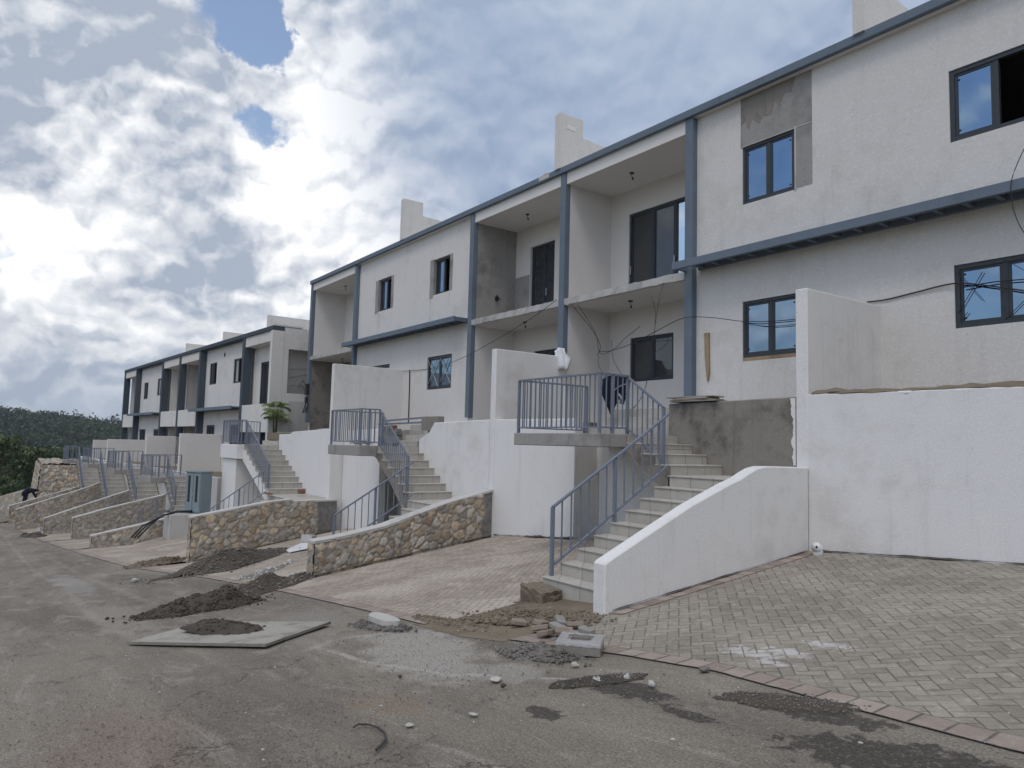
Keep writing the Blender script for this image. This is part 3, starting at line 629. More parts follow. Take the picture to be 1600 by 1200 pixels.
def party_fin(B, x0, x1, ztop, y_step, z_low, yend, zroof, mt='facade_paint'):
    m = MB(); m.prism([(-0.10, zroof-0.02), (-0.10, ztop), (y_step, ztop), (y_step, z_low), (yend, z_low-0.05), (yend, zroof-0.02)], 'x', x0, x1); B.b(m, 'parapet_fin', mt)

zF, zS, zT = 0.60, 3.76, 7.20          # ground floor, first floor, roof top
NB = Block('near two-storey white townhouse block with slate-blue columns, open balconies and blue reflecting windows', None, (-15, 11.8, 0.6))
NB.root.location = (-15, 11.8, 0.6); NB.o = (-15, 0, 0.6); NB.dots = True
CX = [(-32.15, -31.94), (-27.32, -27.11), (-18.76, -18.55), (-14.43, -14.22), (-10.27, -10.06), (-2.7, -2.49), (1.4, 1.61)]
# columns
for i, (a, c) in enumerate(CX):
    m = MB(); zb = 2.42 if i == 3 else 0.80
    m.box(a, c, 0.0, 0.165, zb, zT-0.17, 0.010)
    NB.b(m, 'column', 'slate_paint')
    if i == 3:
        m = MB(); m.box(a+0.02, c-0.02, 0.02, 0.15, 2.15, 2.42); NB.b(m, 'column_stub', 'bare_concrete')
m = MB()
for a, c in ((-32.15, -15.28), (-14.86, 1.7)): m.box(a, c, -0.06, 0.035, zT-0.165, zT, 0.012)
m.box(-15.28, -14.86, -0.05, 0.035, zT-0.165, zT-0.01); NB.b(m, 'roof_beam', 'slate_paint')
m = MB(); m.box(-32.13, 1.6, 0.037, 0.24, zT-0.17, zT-.012); NB.b(m, 'soffit', 'smooth_paint')
m = MB(); m.box(-15.28, -14.84, -0.066, -0.04, zT-0.13, zT+0.004, 0.006); m.box(-15.1, -14.9, -0.07, 0.0, zT-0.02, zT+0.03, 0.01); NB.b(m, 'beam_repair', 'pale_concrete')
BAL = [(-31.94, -27.32), (-18.55, -14.43), (-14.22, -10.27), (-2.49, 1.4)]
BAY = [(-27.02, -18.76), (-9.98, -2.7)]
WX = {0: [(-25.95, -24.45), (-21.70, -20.28)], 1: [(-9.03, -7.85), (-5.13, -3.82)]}
# window bays
wy = 0.15
def kq(*v): return tuple(q*KW for q in v)
KW = 0.9876   # facade measured on a plane 0.15 m deeper
m = MB(); m.panel(-27.11, -18.76, zF-.2, zT-0.17, wy, wy+0.2, [kq(*h_) for h_ in [(-25.95, -24.45, 4.96, 6.2), (-21.70, -20.25, 4.96, 6.18), (-25.96, -24.5, 1.78, 2.88), (-21.68, -20.10, 1.78, 2.88)]]); NB.b(m, 'facade_wall', 'facade_paint')
m = MB(); m.panel(-10.06, -2.7, zF-.2, zT-0.17, wy, wy+0.2, [kq(*h_) for h_ in [(-9.03, -7.85, 4.92, 6.10), (-5.13, -3.82, 4.93, 6.10), (-9.03, -7.78, 1.76, 2.95), (-5.12, -3.74, 1.97, 2.96)]]); NB.b(m, 'facade_wall', 'facade_paint')
NB.win(*kq(-9.03, -7.85, 4.92, 6.10), wy+.02, ['film', 'film']); NB.win(*kq(-5.13, -3.82, 4.93, 6.10), wy+.02, ['film', 'open'], 0.07)
NB.win(*kq(-9.03, -7.78, 1.84, 2.95), wy+.02, ['film', 'film']); NB.win(*kq(-5.12, -3.74, 1.97, 2.96), wy+.02, ['film', 'film'], 0.07)
m = MB(); m.box(-9.03*KW, -7.78*KW, wy+.02, wy+.12, 1.765*KW, 1.835*KW); NB.b(m, 'sill', 'wood')
NB.dots = False
NB.win(*kq(-25.70, -24.62, 4.97, 6.18), wy+.10, ['film', 'open'], 0.05); NB.win(*kq(-21.45, -20.40, 4.97, 6.16), wy+.10, ['film', 'open'], 0.05)
NB.win(*kq(-25.93, -24.52, 1.80, 2.86), wy+.03, ['film', 'film'], 0.06); NB.win(*kq(-21.66, -20.12, 1.80, 2.86), wy+.03, ['film', 'film'], 0.06)
for a, c, z0, z1 in ((-25.95, -25.70, 4.9, 6.2), (-24.62, -24.42, 4.96, 6.2), (-21.70, -21.45, 4.86, 6.2), (-20.40, -20.22, 4.96, 6.18)):
    m = MB(); m.box(a*KW, c*KW, wy-0.004, wy+0.20, z0*KW, z1*KW); NB.b(m, 'window_jamb', 'bare_concrete')
for a, z0 in ((-25.6, 4.4), (-21.62, 4.0), (-20.4, 4.45)):      # rust-coloured run-off under the sills
    m = MB(); V_ = []
    m.prism([(p_[0]*KW, p_[1]*KW) for p_ in [(a-0.02, 4.9), (a+0.03, 4.9), (a+0.012, (z0+4.9)/2), (a+0.01, z0), (a-0.004, z0), (a-0.012, (z0+4.9)/2)]], 'y', wy-0.003, wy+0.01); NB.b(m, 'stain', 'pale_concrete')
# unpainted render patch around the upper window
m = MB(); m.box(-9.07*KW, -7.50*KW, wy-0.006, wy+.01, 6.10*KW, zT-0.172); m.box(-7.83*KW, -7.50*KW, wy-0.0062, wy+.01, 4.94*KW, 6.10*KW); NB.b(m, 'render_patch', 'bare_concrete')
m = MB(); pts = [(-9.06, 7.02), (-9.06, 6.56)]
for k in range(1, 14):
    u = k/14; pts.append((-9.06+1.22*u, 6.52+0.10*math.sin(k*2.3)+0.42*max(0, u-0.45)/0.55+0.04*(k % 2)))
pts += [(-7.83, 7.02)]
m.prism([(p_[0]*KW, p_[1]*KW if p_[1] < 7 else zT-.18) for p_ in pts], 'y', wy-0.011, wy-0.004); NB.b(m, 'render_patch', 'dark_concrete')
m = MB(); m.box(-7.86*KW, -7.825*KW, wy-0.012, wy+.02, 4.9*KW, 6.14*KW); m.box(-9.05*KW, -7.5*KW, wy-0.013, wy, 6.10*KW, 6.116*KW); NB.b(m, 'plaster_edge', 'pale_concrete')
# balconies
for k, (a, c) in enumerate(BAL):
    m = MB(); m.box(a-.01, c+.01, 0.04, 0.22, 6.74, zT-0.17); NB.b(m, 'lintel', 'smooth_paint')
    m = MB(); m.box(a-.02, c+.02, 0.22, 1.9, 6.74, 6.9); NB.b(m, 'balcony_ceiling', 'smooth_paint')
    m = MB(); n = 30
    V_ = []; F_ = []
    for i in range(n+1):
        x = a+(c-a)*i/n
        for (yy, zz) in ((0.03, 3.58), (0.015, 3.74)): V_.append((x, yy+0.03*(random.random()-.5), zz+0.025*(random.random()-.5)))
    for i in range(n): F_.append((2*i, 2*i+2, 2*i+3, 2*i+1))
    m.add(V_, F_); m.box(a, c, 0.05, 1.7, 3.575, 3.75); NB.b(m, 'balcony_slab', 'pale_concrete' if k != 2 else 'pale_concrete')
    m = MB(); m.box(a, c, 0.10, 1.7, 3.560, 3.574); NB.b(m, 'balcony_soffit', 'smooth_paint')
    if k == 1: up_ = (-17.80, -16.62); lo_ = (-17.5, -16.0, 1.70, 2.84)
    elif k == 2: up_ = (-13.55, -11.2); lo_ = (-13.46, -12.0, 1.69, 2.82)
    else: up_ = ((a+c)/2-.9, (a+c)/2+.9); lo_ = ((a+c)/2-.8, (a+c)/2+.6, 1.69, 2.82)
    m = MB(); m.panel(a, c, zF-.2, 6.74, 1.62, 1.80, [(up_[0], up_[1], 3.76, 6.10), lo_]); NB.b(m, 'balcony_back_wall', 'smooth_paint')
    if k == 2:
        f = NB.win(up_[0], up_[1], 3.76, 6.10, 1.66, ['dark', 'dark', 'pale'], 0.06, 0.1, 'sliding_door')
        m = MB(); m.box(-12.03, -12.0, 1.63, 1.66, 4.5, 4.72, 0.005); m.box(-13.52, -13.49, 1.63, 1.66, 4.5, 4.72, 0.005); NB.b(m, 'handle', 'steel', f)
    else:
        f = NB.win(up_[0], up_[1], 3.76, 6.10, 1.70, ['dark', 'dark'], 0.05, 0.08, 'sliding_door')
        m = MB(); m.box(up_[1]-.45, up_[1]-.42, 1.66, 1.69, 4.5, 4.72, 0.005); NB.b(m, 'handle', 'steel', f)
    NB.win(*lo_, 1.66, ['dark', 'dark'])
    # ceiling lamp boxes with dangling wire
    for zc in (6.735, 3.555):
        m = MB(); m.obox((a+c)/2-.35, 0.75, zc-.01, .09, .09, .03); m.tube([((a+c)/2-.35, .75, zc-.01), ((a+c)/2-.36, .75, zc-.09), ((a+c)/2-.33, .76, zc-.12)], .008)
        m.obox((a+c)/2-.33, .76, zc-.15, .035, .035, .06); NB.b(m, 'lamp_holder', 'black_cable')
# side walls of the balconies: party walls painted, some still bare
def sidewall(x0, x1, y0, y1, z0, z1, mt, name='side_wall'):
    m = MB(); m.box(x0, x1, y0, y1, z0, z1); NB.b(m, name, mt)
sidewall(-32.14, -31.942, 0.17, 9, zF-.2, zT-.18, 'smooth_paint'); sidewall(-27.31, -27.12, 0.17, 1.9, zF-.2, zT-.18, 'smooth_paint')
sidewall(-18.75, -18.552, 0.17, 1.9, 3.75, zT-.18, 'bare_concrete'); sidewall(-18.75, -18.552, 0.17, 1.9, zF-.2, 3.57, 'smooth_paint')
m = MB(); m.box(-18.550, -17.82, 1.612, 1.63, 3.75, 5.25); NB.b(m, 'render_patch', 'bare_concrete')
sidewall(-14.42, -14.222, 0.17, 9, zF-.2, zT-.18, 'smooth_paint'); sidewall(-10.26, -10.07, 0.17, 1.9, zF-.2, zT-.18, 'smooth_paint'); sidewall(-2.69, -2.5, .17, 1.9, zF-.2, zT-.18, 'smooth_paint')
sidewall(1.41, 1.60, 0.17, 9, zF-.2, zT-.18, 'facade_paint')
m = MB(); m.box(-31.942, -31.932, 0.16, 1.62, zF-.2, 3.57); m.box(-31.93, -27.33, 1.612, 1.62, zF-.2, 3.56); NB.b(m, 'bare_render', 'dark_concrete')
# shell
m = MB(); m.box(-32.05, 1.65, 0.4, 9.0, zT-.16, zT-.04); NB.b(m, 'roof', 'pale_concrete')
m = MB(); m.box(-32.05, 1.65, 8.8, 9.0, zF-.2, zT-.16); NB.b(m, 'back_wall', 'facade_paint')
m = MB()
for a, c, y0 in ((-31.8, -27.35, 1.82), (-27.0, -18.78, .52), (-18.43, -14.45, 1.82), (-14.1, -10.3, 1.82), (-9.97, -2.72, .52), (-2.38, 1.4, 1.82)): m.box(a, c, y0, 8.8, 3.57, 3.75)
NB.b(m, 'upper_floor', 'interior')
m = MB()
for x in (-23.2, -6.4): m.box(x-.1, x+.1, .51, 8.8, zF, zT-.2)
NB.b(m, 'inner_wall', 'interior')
m = MB(); m.box(-31.8, 1.4, .52, 8.8, zF-.2, zF-.05); NB.b(m, 'ground_slab', 'bare_concrete')
# sun-shade canopies: front rail, wall rail and cross slats
for a, c in ((-27.40, -18.90), (-10.26, 1.2)):
    m = MB(); m.box(a, c, -0.40, -0.33, 3.70, 3.86, 0.006); m.box(a+.30, c, 0.06, 0.147, 3.72, 3.84)
    m.box(a, a+.07, -.33, .0 if a > -20 else -.01, 3.72, 3.84); m.box(c-.07, c, -.33, .06, 3.72, 3.84); m.box(a+.3, c-.07, -0.33, 0.06, 3.81, 3.84)
    n = int((c-a)/.42)
    for i in range(1, n):
        x = a+(c-a)*i/n; m.box(x-.035, x+.035, -.33, .06, 3.735, 3.81)
    NB.b(m, 'sunshade', 'slate_paint')
for x0, x1 in ((-14.58, -14.36), (-23.28, -23.08), (-6.48, -6.28)): party_fin(NB, x0, x1, 8.66, 0.68, 8.17, 2.2, zT)
m = MB(); m.box(-14.362, -14.352, 0.12, 0.42, 8.28, 8.40); NB.b(m, 'render_patch', 'white_plaster')
m = MB()
for x in (-28.9, -13.3): m.tube([(x, 1.615, 4.05), (x+.02, 1.56, 4.04), (x+.08, 1.52, 4.02)], .02)
m.tube([(-18.54, .9, 4.45), (-18.45, .85, 4.6), (-18.1, .75, 4.38)], .014); m.obox(-18.52, .9, 4.5, .05, .12, .12)
NB.b(m, 'wiring_stub', 'black_cable')

# far block
FB = Block('far two-storey white townhouse block with dark slate columns, beyond the palm', None, (0, 0, -1.65))
FB.root.location = (P0[0], P0[1], -1.65); FB.root.rotation_euler.z = TH
fz, fs, ft = -1.65, 1.50, 5.12
FCX = [(-4.05, -3.75), (-11.45, -11.15), (-15.70, -15.40), (-19.95, -19.65), (-27.75, -27.45), (-31.85, -31.55)]
for a, c in FCX:
    m = MB(); m.box(a, c, 0, 0.40, fz, ft-.2, 0.012); FB.b(m, 'column', 'slate_dark')
m = MB(); m.box(-31.85, 0.0, -.02, .55, ft-.2, ft, 0.012); FB.b(m, 'roof_beam', 'slate_dark')
def fwall(a, c, holes): m = MB(); m.panel(a, c, fz-.2, ft-.2, .36, .55, holes); FB.b(m, 'facade_wall', 'facade_paint')
fwall(-11.15, -4.05, [(-6.35, -5.05, 2.82, 4.08), (-10.5, -9.2, 2.94, 4.15), (-10.5, -9.0, -.4, .69), (-6.4, -5.0, -.4, .69)])
fwall(-27.45, -19.95, [(-26.5, -25.2, 2.66, 3.86), (-22.5, -21.2, 2.78, 3.95), (-27.1, -25.2, -.45, .48), (-22.8, -21.2, -.4, .48)])
for w_ in ((-6.35, -5.05, 2.82, 4.08), (-10.5, -9.2, 2.94, 4.15), (-26.5, -25.2, 2.66, 3.86), (-22.5, -21.2, 2.78, 3.95)): FB.win(*w_, .40, ['dark', 'open'])
for w_ in ((-10.5, -9.0, -.4, .69), (-6.4, -5.0, -.4, .69), (-27.1, -25.2, -.45, .48), (-22.8, -21.2, -.4, .48)): FB.win(*w_, .40, ['dark', 'dark'])
FBAL = [(-3.75, -.25), (-15.40, -11.45), (-19.65, -15.70), (-31.55, -27.75)]
for k, (a, c) in enumerate(FBAL):
    m = MB(); m.box(a-.02, c+.02, .06, .25, 4.45, ft-.2); FB.b(m, 'lintel', 'facade_paint')
    m = MB(); m.box(a-.02, c+.02, .25, 1.9, 4.45, 4.6); FB.b(m, 'balcony_ceiling', 'smooth_paint')
    m = MB(); m.box(a, c, .05, 1.8, .95, 1.12); FB.b(m, 'balcony_slab', 'pale_concrete')
    m = MB(); m.box(a+.02, c-.02, .03, .18, .62 if k else .3, 1.60, .01); FB.b(m, 'balcony_parapet', 'facade_paint')
    ux = (a+.7, a+2.4) if k != 1 else (a+1.0, a+2.7)
    yb_ = .62 if k == 0 else 1.62
    m = MB(); m.panel(a, c, fz-.2, 4.45, yb_, yb_+.12, [(ux[0], ux[1], 1.12, 3.7), (a+.9, a+2.3, -.6, .5)]); FB.b(m, 'balcony_back_wall', 'smooth_paint')
    FB.win(ux[0], ux[1], 1.12, 3.7, yb_+.03, ['dark', 'dark' if k == 0 else 'open'], name='sliding_door'); FB.win(a+.9, a+2.3, -.6, .5, yb_+.03, ['dark', 'dark'])
    for x in (a-.28, c+.02):
        if x < -1 and x > -31.8:
            m = MB(); m.box(x+.01, x+.27, .56, 1.9, fz-.2, ft-.21); FB.b(m, 'side_wall', 'smooth_paint')
m = MB(); m.prism([(.0, fz-.2), (.0, ft+.01), (1.3, ft+.12), (1.3, ft+.03), (9, ft-.1), (9, fz-.2), (3.2, fz-.2), (3.2, 4.1), (1.0, 4.1), (1.0, 2.1), (3.2, 2.1), (3.2, fz-.2)], 'x', -.25, 0.0)
m2 = MB()
# end wall with its large unglazed opening, in the y-z plane
def ypanel(mb, x0, x1, y0, y1, z0, z1, holes):
    t_ = MB(); t_.panel(y0, y1, z0, z1, 0, 1, holes)
    mb.add([(x0+(x1-x0)*v[1], v[0], v[2]) for v in t_.V], t_.F)
ypanel(m2, -.25, 0.0, 0.56, 9, fz-.2, ft-.02, [(.78, 2.9, 2.1, 4.12)]); FB.b(m2, 'end_wall', 'facade_paint')
m = MB(); m.box(-.25, 0.0, 0.0, .55, fz-.2, ft-.205); m.box(-.26, .02, -.0, 1.4, ft+.002, ft+.08); FB.b(m, 'end_pier', 'facade_paint')
m = MB(); m.box(0.002, .02, .9, 9, fz-.2, 1.75); FB.b(m, 'bare_render', 'pale_concrete')
m = MB(); m.box(-31.8, -.26, .56, 9, ft-.18, ft-.06); FB.b(m, 'roof', 'pale_concrete')
m = MB(); m.box(-31.85, -.26, 8.8, 9, fz-.2, ft-.18); m.box(-31.84, -31.58, .56, 8.8, fz-.2, ft-.2); FB.b(m, 'back_wall', 'facade_paint')
m = MB()
for a, c, y0 in ((-3.75, -.3, 1.82), (-11.1, -4.1, .57), (-19.6, -11.5, 1.82), (-27.4, -20, .57), (-31.5, -27.8, 1.82)): m.box(a, c, y0, 8.8, .95, 1.12)
FB.b(m, 'upper_floor', 'interior')
m = MB(); m.box(-.95, -.85, .80, 8.8, 1.2, ft-.3); FB.b(m, 'inner_wall', 'smooth_paint')
for a, c in ((-11.5, -4.1), (-27.8, -20.0)):
    m = MB(); m.box(a, c, -.42, -.34, 1.42, 1.58); m.box(a, c, -.34, .36, 1.5, 1.56)
    for i in range(1, 18): x = a+(c-a)*i/18; m.box(x-.03, x+.03, -.34, .3, 1.43, 1.5)
    FB.b(m, 'sunshade', 'slate_paint')
for x0, zt in ((-4.2, 6.25), (-11.3, 6.15), (-19.2, 6.2)):
    m = MB(); m.prism([(1.2, ft-.1), (1.2, zt), (6, zt), (6, ft-.1)], 'x', x0, x0+.2); FB.b(m, 'parapet_fin', 'facade_paint')
m = MB(); m.obox(-7.9, .35, 4.45, .12, .06, .2); FB.b(m, 'lamp_holder', 'black_cable')

# ------------------------------------------------------------------ railings and staircases
def railing(root, off, path, h=0.95, pieces=True, sp=0.125, bot=0.10, posts=None):
    m = MB(); P_ = [Vector(p) for p in path]
    for a, c in zip(P_[:-1], P_[1:]):
        m.bar(a+Vector((0, 0, h)), c+Vector((0, 0, h)), 0.045, 0.03); m.bar(a+Vector((0, 0, bot)), c+Vector((0, 0, bot)), 0.035, 0.025)
    posts_ = []; bal = []
    for i, p in enumerate(P_):
        if posts is None or i in posts: posts_.append((p-Vector((0, 0, .02)), p+Vector((0, 0, h))))
    for a, c in zip(P_[:-1], P_[1:]):
        n = max(1, int(round((c-a).length/sp)))
        for k in range(1, n):
            q = a+(c-a)*k/n; bal.append((q+Vector((0, 0, bot)), q+Vector((0, 0, h))))
    if pieces:
        r_ = m.build('railing', 'rail_paint', root, off=off)
        for a, c in posts_: b_ = MB(); b_.bar(a, c, .045); b_.build('post', 'rail_paint', r_, off=off)
        for a, c in bal: b_ = MB(); b_.bar(a, c, .017); b_.build('baluster', 'rail_paint', r_, off=off)
    else:
        for a, c in posts_: m.bar(a, c, .055)
        for a, c in bal[::2]: m.bar(a, c, .024)
        m.build('railing', 'rail_paint', root, off=off)
def staircase(label, frame, xr, xl, yb, yw, zm, n1, r1, xs, t2, n2, zl, xe, yf, n3, zc, xo, th=0.22, land_mat='bare_concrete', mid_x=None, zg=-3, pieces=True, stringer='dark_concrete', rail_gap=0.0):
    if frame is None: root = empty('staircase', label, 'stairs', (xr, yb-n1*.3, zg)); off = (xr, yb-n1*.3, zg)
    else:
        p = loc2w(xr, yb-n1*.3)[0]; root = empty('staircase', label, 'stairs', (p[0], p[1], zg), TH); off = (xr, yb-n1*.3, zg)
    # lower flight, stepping up towards the houses
    poly = [(yb-n1*.3, zg-.3)]
    for k in range(n1): z = zm-r1*(n1-k); y = yb-.3*(n1-k); poly += [(y, z), (y+.3, z)]
    poly += [(yb, zg-.3)]
    m = MB(); m.prism(poly, 'x', xl, xr); m.build('lower_flight', 'stair_tile', root, off=off)
    m = MB()
    for k in range(n1): z = zm-r1*(n1-k); y = yb-.3*(n1-k); m.box(xl-.012, xr-.002, y-.018, y+.29, z+.001, z+.024, .005)
    m.build('tread', 'stair_tile', root, off=off)
    mx = mid_x if mid_x is not None else xr
    m = MB(); m.box(min(xl, xs)-.0, mx-.002, yb, yw-.003, zg-.3, zm, .006); m.box(min(xl, xs)-.0, mx-.004, yb-.018, yw-.004, zm+.001, zm+.024, .005); m.build('landing', 'stair_tile', root, off=off)
    # upper flight, rising along the retaining wall
    r2 = (zl-zm)/n2; poly = [(xs, zm-.35)]
    for i in range(n2): poly += [(xs-i*t2, zm+i*r2), (xs-i*t2, zm+(i+1)*r2)]
    xR = xs-(n2-1)*t2; poly += [(xR-.25, zl), (xR-.25, zl-th)]; poly[0] = (xs, zm-.45)
    poly.append((xR+.05, zl-th-.05))
    m = MB(); m.prism(poly, 'y', yb+.03, yw-.003); m.build('upper_flight', 'stair_tile', root, off=off)
    m = MB()
    for i in range(n2-1): m.box(xs-(i+1)*t2-.01, xs-i*t2+.016, yb+.01, yw-.005, zm+(i+1)*r2, zm+(i+1)*r2+.022, .005)
    m.build('tread', 'stair_tile', root, off=off)
    pl = [(xs+.004, zm-.30), (xs+.004, zm)]+[q for i in range(n2) for q in ((xs-i*t2, zm+i*r2-.0), (xs-i*t2, zm+(i+1)*r2-.02))][1:]+[(xR, zl-.03), (xR-.12, zl-.03), (xR-.12, zl-th-.003), (xR+.02, zl-th-.06)]
    m = MB(); m.prism(pl, 'y', yb, yb+.028); m.build('stringer', stringer, root, off=off)
    # cantilevered landing slab and last steps through the wall
    m = MB(); m.box(xe, xR-.001, yf, yw-.004, zl-th, zl, .012); m.build('landing_slab', land_mat, root, off=off)
    if n3:
        r3 = (zc-zl)/n3; m = MB()
        for k in range(n3): m.box(xo[0]+.003, xo[1]-.003, yw+.02+k*.28, yw+.02+n3*.28+.4, zl+k*r3-(th if k == 0 else 0), zl+(k+1)*r3, .006)
        m.build('entry_steps', 'stair_tile', root, off=off)
    # railings
    yr = yb+.10; xq = xl+.03; rl = yb-n1*.3+.12
    railing(root, off, [(xq, rl, zm-r1*n1+.01), (xq, (rl+yb)/2, zm-r1*n1*.5+.02), (xq, yb-.04, zm+.03)], .92, pieces, .20, .14, [0, 1])
    railing(root, off, [(xs-.22, yr, zm+.12), (xR-.08, yr, zl+.0)], .95, pieces, .135, .10, [0])
    railing(root, off, [(xR-.08, yr, zl), (xR-.08, (yr+yf)/2, zl), (xR-.08, yf+.06, zl), (xe+.06, yf+.06, zl), (xe+.06, yw-.1, zl)], .97, pieces, .125, .10)
    return root
staircase('nearest tiled staircase beside the curved white wall, grey railing round its landing', None, -6.42, -7.78, 8.60, 9.85, -.42, 8, .165, -7.75, .313, 4, .23, -11.02, 8.02, 3, .78, (-11.1, -8.92), zg=float(gz(-7, 6.2))+.02)
staircase('tiled staircase behind the second stone wall, pile of wire on its landing', None, -14.5, -15.9, 8.60, 9.85, -1.42, 7, .168, -16.15, .305, 7, -.11, -20.1, 8.1, 4, .55, (-20.1, -18.1), th=.27, zg=float(gz(-15.2, 6.4)))
staircase('tiled staircase with broken red blocks on its steps, below the palm', None, -24.9, -26.3, 8.45, 9.85, -1.98, 7, .20, -26.35, .40, 9, -.25, -31.9, 8.2, 3, .3, (-31.8, -29.7), th=.55, land_mat='white_plaster', mid_x=-23.1, zg=float(gz(-25.5, 6.3)), stringer='white_plaster')
FZM = [(-.25, -3.2, 5, 7, -4.05), (-7.85, -3.75, 5, 9, -4.6), (-15.65, -4.25, 5, 11, -5.1), (-23.65, -4.6, 6, 13, -5.5)]
for k, (xr_, zm_, n1_, n2_, zg_) in enumerate(FZM):
    staircase(['far staircase rising behind the grey-green utility cabinet', 'second staircase of the far block, between low stone walls', 'third staircase of the far block, its railing against a white wall', 'farthest staircase, at the white end wall of the estate'][k], 'far',
              xr_, xr_-1.4, -3.3, -1.98, zm_, n1_, .17, xr_-1.45, .30, n2_, -1.85, xr_-1.45-(n2_-1)*.3-2.3, -3.9, 0, -1.6, None, zg=zg_, pieces=False, th=.25)

# ------------------------------------------------------------------ retaining walls, partition walls
def rwall(label, x0, x1, zt, mt, y=9.85, yb=10.07, zb=None, group='retaining walls in front of the near block', top=None):
    """zt: list of (x, z)"""
    g = (float(min(gz(x0, y), gz(x1, y))) if zb is None else zb)
    n = max(2, int((x1-x0)/.25)); xs = np.linspace(x0, x1, n+1)
    zz = np.interp(xs, [q[0] for q in zt], [q[1] for q in zt])+.012*(fbm(xs*1.7, xs*0+3, 9)-.5)
    m = MB(); V_ = []; F_ = []
    for k in range(n+1):
        zg_ = (float(gz(xs[k], y))-.15) if zb is None else zb
        bv = .015
        V_ += [(xs[k], y, zg_), (xs[k], y, zz[k]-bv), (xs[k], y+bv, zz[k]), (xs[k], yb-bv, zz[k]), (xs[k], yb, zz[k]-bv), (xs[k], yb, zg_)]
    for k in range(n):
        for j in range(5): F_.append((k*6+j, k*6+j+1, (k+1)*6+j+1, (k+1)*6+j))
        F_.append((k*6+5, k*6, (k+1)*6, (k+1)*6+5))
    F_ += [tuple(range(5, -1, -1)), tuple(n*6+j for j in range(6))]
    m.add(V_, F_); o = ((x0+x1)/2, y, g)
    w_ = m.build('retaining_wall', mt, None, off=o); w_.location = o
    return tag(w_, label, 'wall', group)
r0 = rwall('long white retaining wall on the right with a rough brown top edge', -6.21, 3.0, [(-6.2, .86), (-3.3, .84), (3, .8)], 'white_plaster')
r1 = rwall('dark unpainted concrete retaining wall beside the nearest steps', -8.9, -6.41, [(-8.9, .80), (-6.41, .83)], 'dark_concrete', zb=-.46)
r2 = rwall('white retaining wall under the nearest landing, left of its steps', -14.29, -11.42, [(-14.3, .6), (-11.4, .58)], 'white_plaster')
r3 = rwall('white retaining wall between the second staircase and the third stone wall end', -17.95, -14.51, [(-17.95, .10), (-17.4, .30), (-17.2, .55), (-14.5, .60)], 'white_plaster')
r4 = rwall('white retaining wall left of the second staircase landing', -23.08, -20.35, [(-23.1, .33), (-20.3, .40)], 'white_plaster')
r5 = rwall('white retaining wall beside the steps with red blocks, stepped at its top', -29.6, -23.32, [(-29.6, .20), (-28.2, .22), (-28.15, .30), (-23.3, .45)], 'white_plaster')
def solid(name, label, cat, boxes, mt, group=None, bev=.012):
    c = boxes[0]; o = ((c[0]+c[1])/2, c[2], c[4]); m = MB()
    for b_ in boxes: m.box(*b_, bev)
    q = m.build(name, mt, None, off=o); q.location = o
    return tag(q, label, cat, group)
def alcove(x0, x1, ztop, zb, label, mt, d=.62):
    m = MB(); m.box(x0+.0, x1, 9.86+d, 10.06+d, zb, ztop); m.box(x0-.2, x0-.002, 10.075, 9.86+d, zb, ztop); o = ((x0+x1)/2, 10, zb)
    q = m.build('alcove_wall', mt, None, off=o); q.location = o; tag(q, label, 'wall')
alcove(-11.42, -7.79, .012, -1.9, 'shaded white recess wall under the nearest landing', 'white_plaster')
alcove(-20.35, -16.2, -.378, -2.7, 'dark concrete recess wall under the second landing', 'bare_concrete')
alcove(-34.5, -26.4, -.798, -3.7, 'white wall under the third landing behind the cabinet', 'white_plaster', .5)
solid('support_wall', 'white panel wall under the third landing, beside the cabinet', 'wall', [(-31.85, -29.9, 8.3, 9.8, -3.7, -.82)], 'white_plaster')
# court fill behind the retaining walls
def court(x0, x1, z):
    m = MB(); m.box(x0, x1, 10.08 if x0 > -9 else 10.09, 12.08, z-.3, z); o = m.build('courtyard', 'earth'); tag(o, kind='structure')
court(-6.19, 3, .82); court(-8.88, -6.42, .70); court(-14.28, -11.5, .52); court(-17.9, -14.52, .52); court(-23.0, -20.5, .3); court(-31.9, -23.35, .28)
m = MB(); m.box(-11.1, -8.9, 10.7, 12.08, .5, .78); m.box(-20.3, -17.95, 10.9, 12.08, .25, .55); tag(m.build('courtyard', 'pale_concrete'), kind='structure')
# rough brown lip of earth on the near wall
n = 60; V_ = []; F_ = []
for k in range(n+1):
    x = -6.15+9.0*k/n
    for (yy, zz) in ((9.853, .845), (9.86, .885), (9.98, .925), (10.3, .91), (10.6, .82)): V_.append((x, yy+.03*(random.random()-.5), zz+.05*(random.random()-.5)+.06*float(fbm(x*1.3, 2, 4)-.5)))
for k in range(n):
    for j in range(4): F_.append((k*5+j, k*5+j+1, (k+1)*5+j+1, (k+1)*5+j))
m = MB(); m.add(V_, F_); tag(m.build('earth_bank', 'earth', smooth=True), kind='structure')
FINS = 'courtyard partition walls'
solid('partition_wall', 'nearest white courtyard partition wall, in front of a blue window', 'wall', [(-6.4, -6.2, 9.84, 12.08, -.25, 2.45)], 'white_plaster', FINS)
solid('partition_wall', 'white courtyard partition wall under the broken middle column', 'wall', [(-14.5, -14.3, 9.84, 12.1, -2.3, 2.28)], 'white_plaster', FINS)
solid('partition_wall', 'white courtyard partition wall left of a taped blue window', 'wall', [(-23.3, -23.1, 9.40, 12.08, -3.0, 2.55)], 'white_plaster', FINS)
def fsolid(name, label, cat, b_, mt, group=None, bev=.012):
    m = MB(); m.box(*b_, bev); o = ((b_[0]+b_[1])/2, b_[2], b_[4]); q = m.build(name, mt, None, off=o)
    p = loc2w(o[0], o[1])[0]; q.location = (p[0], p[1], o[2]); q.rotation_euler.z = TH
    return tag(q, label, cat, group)
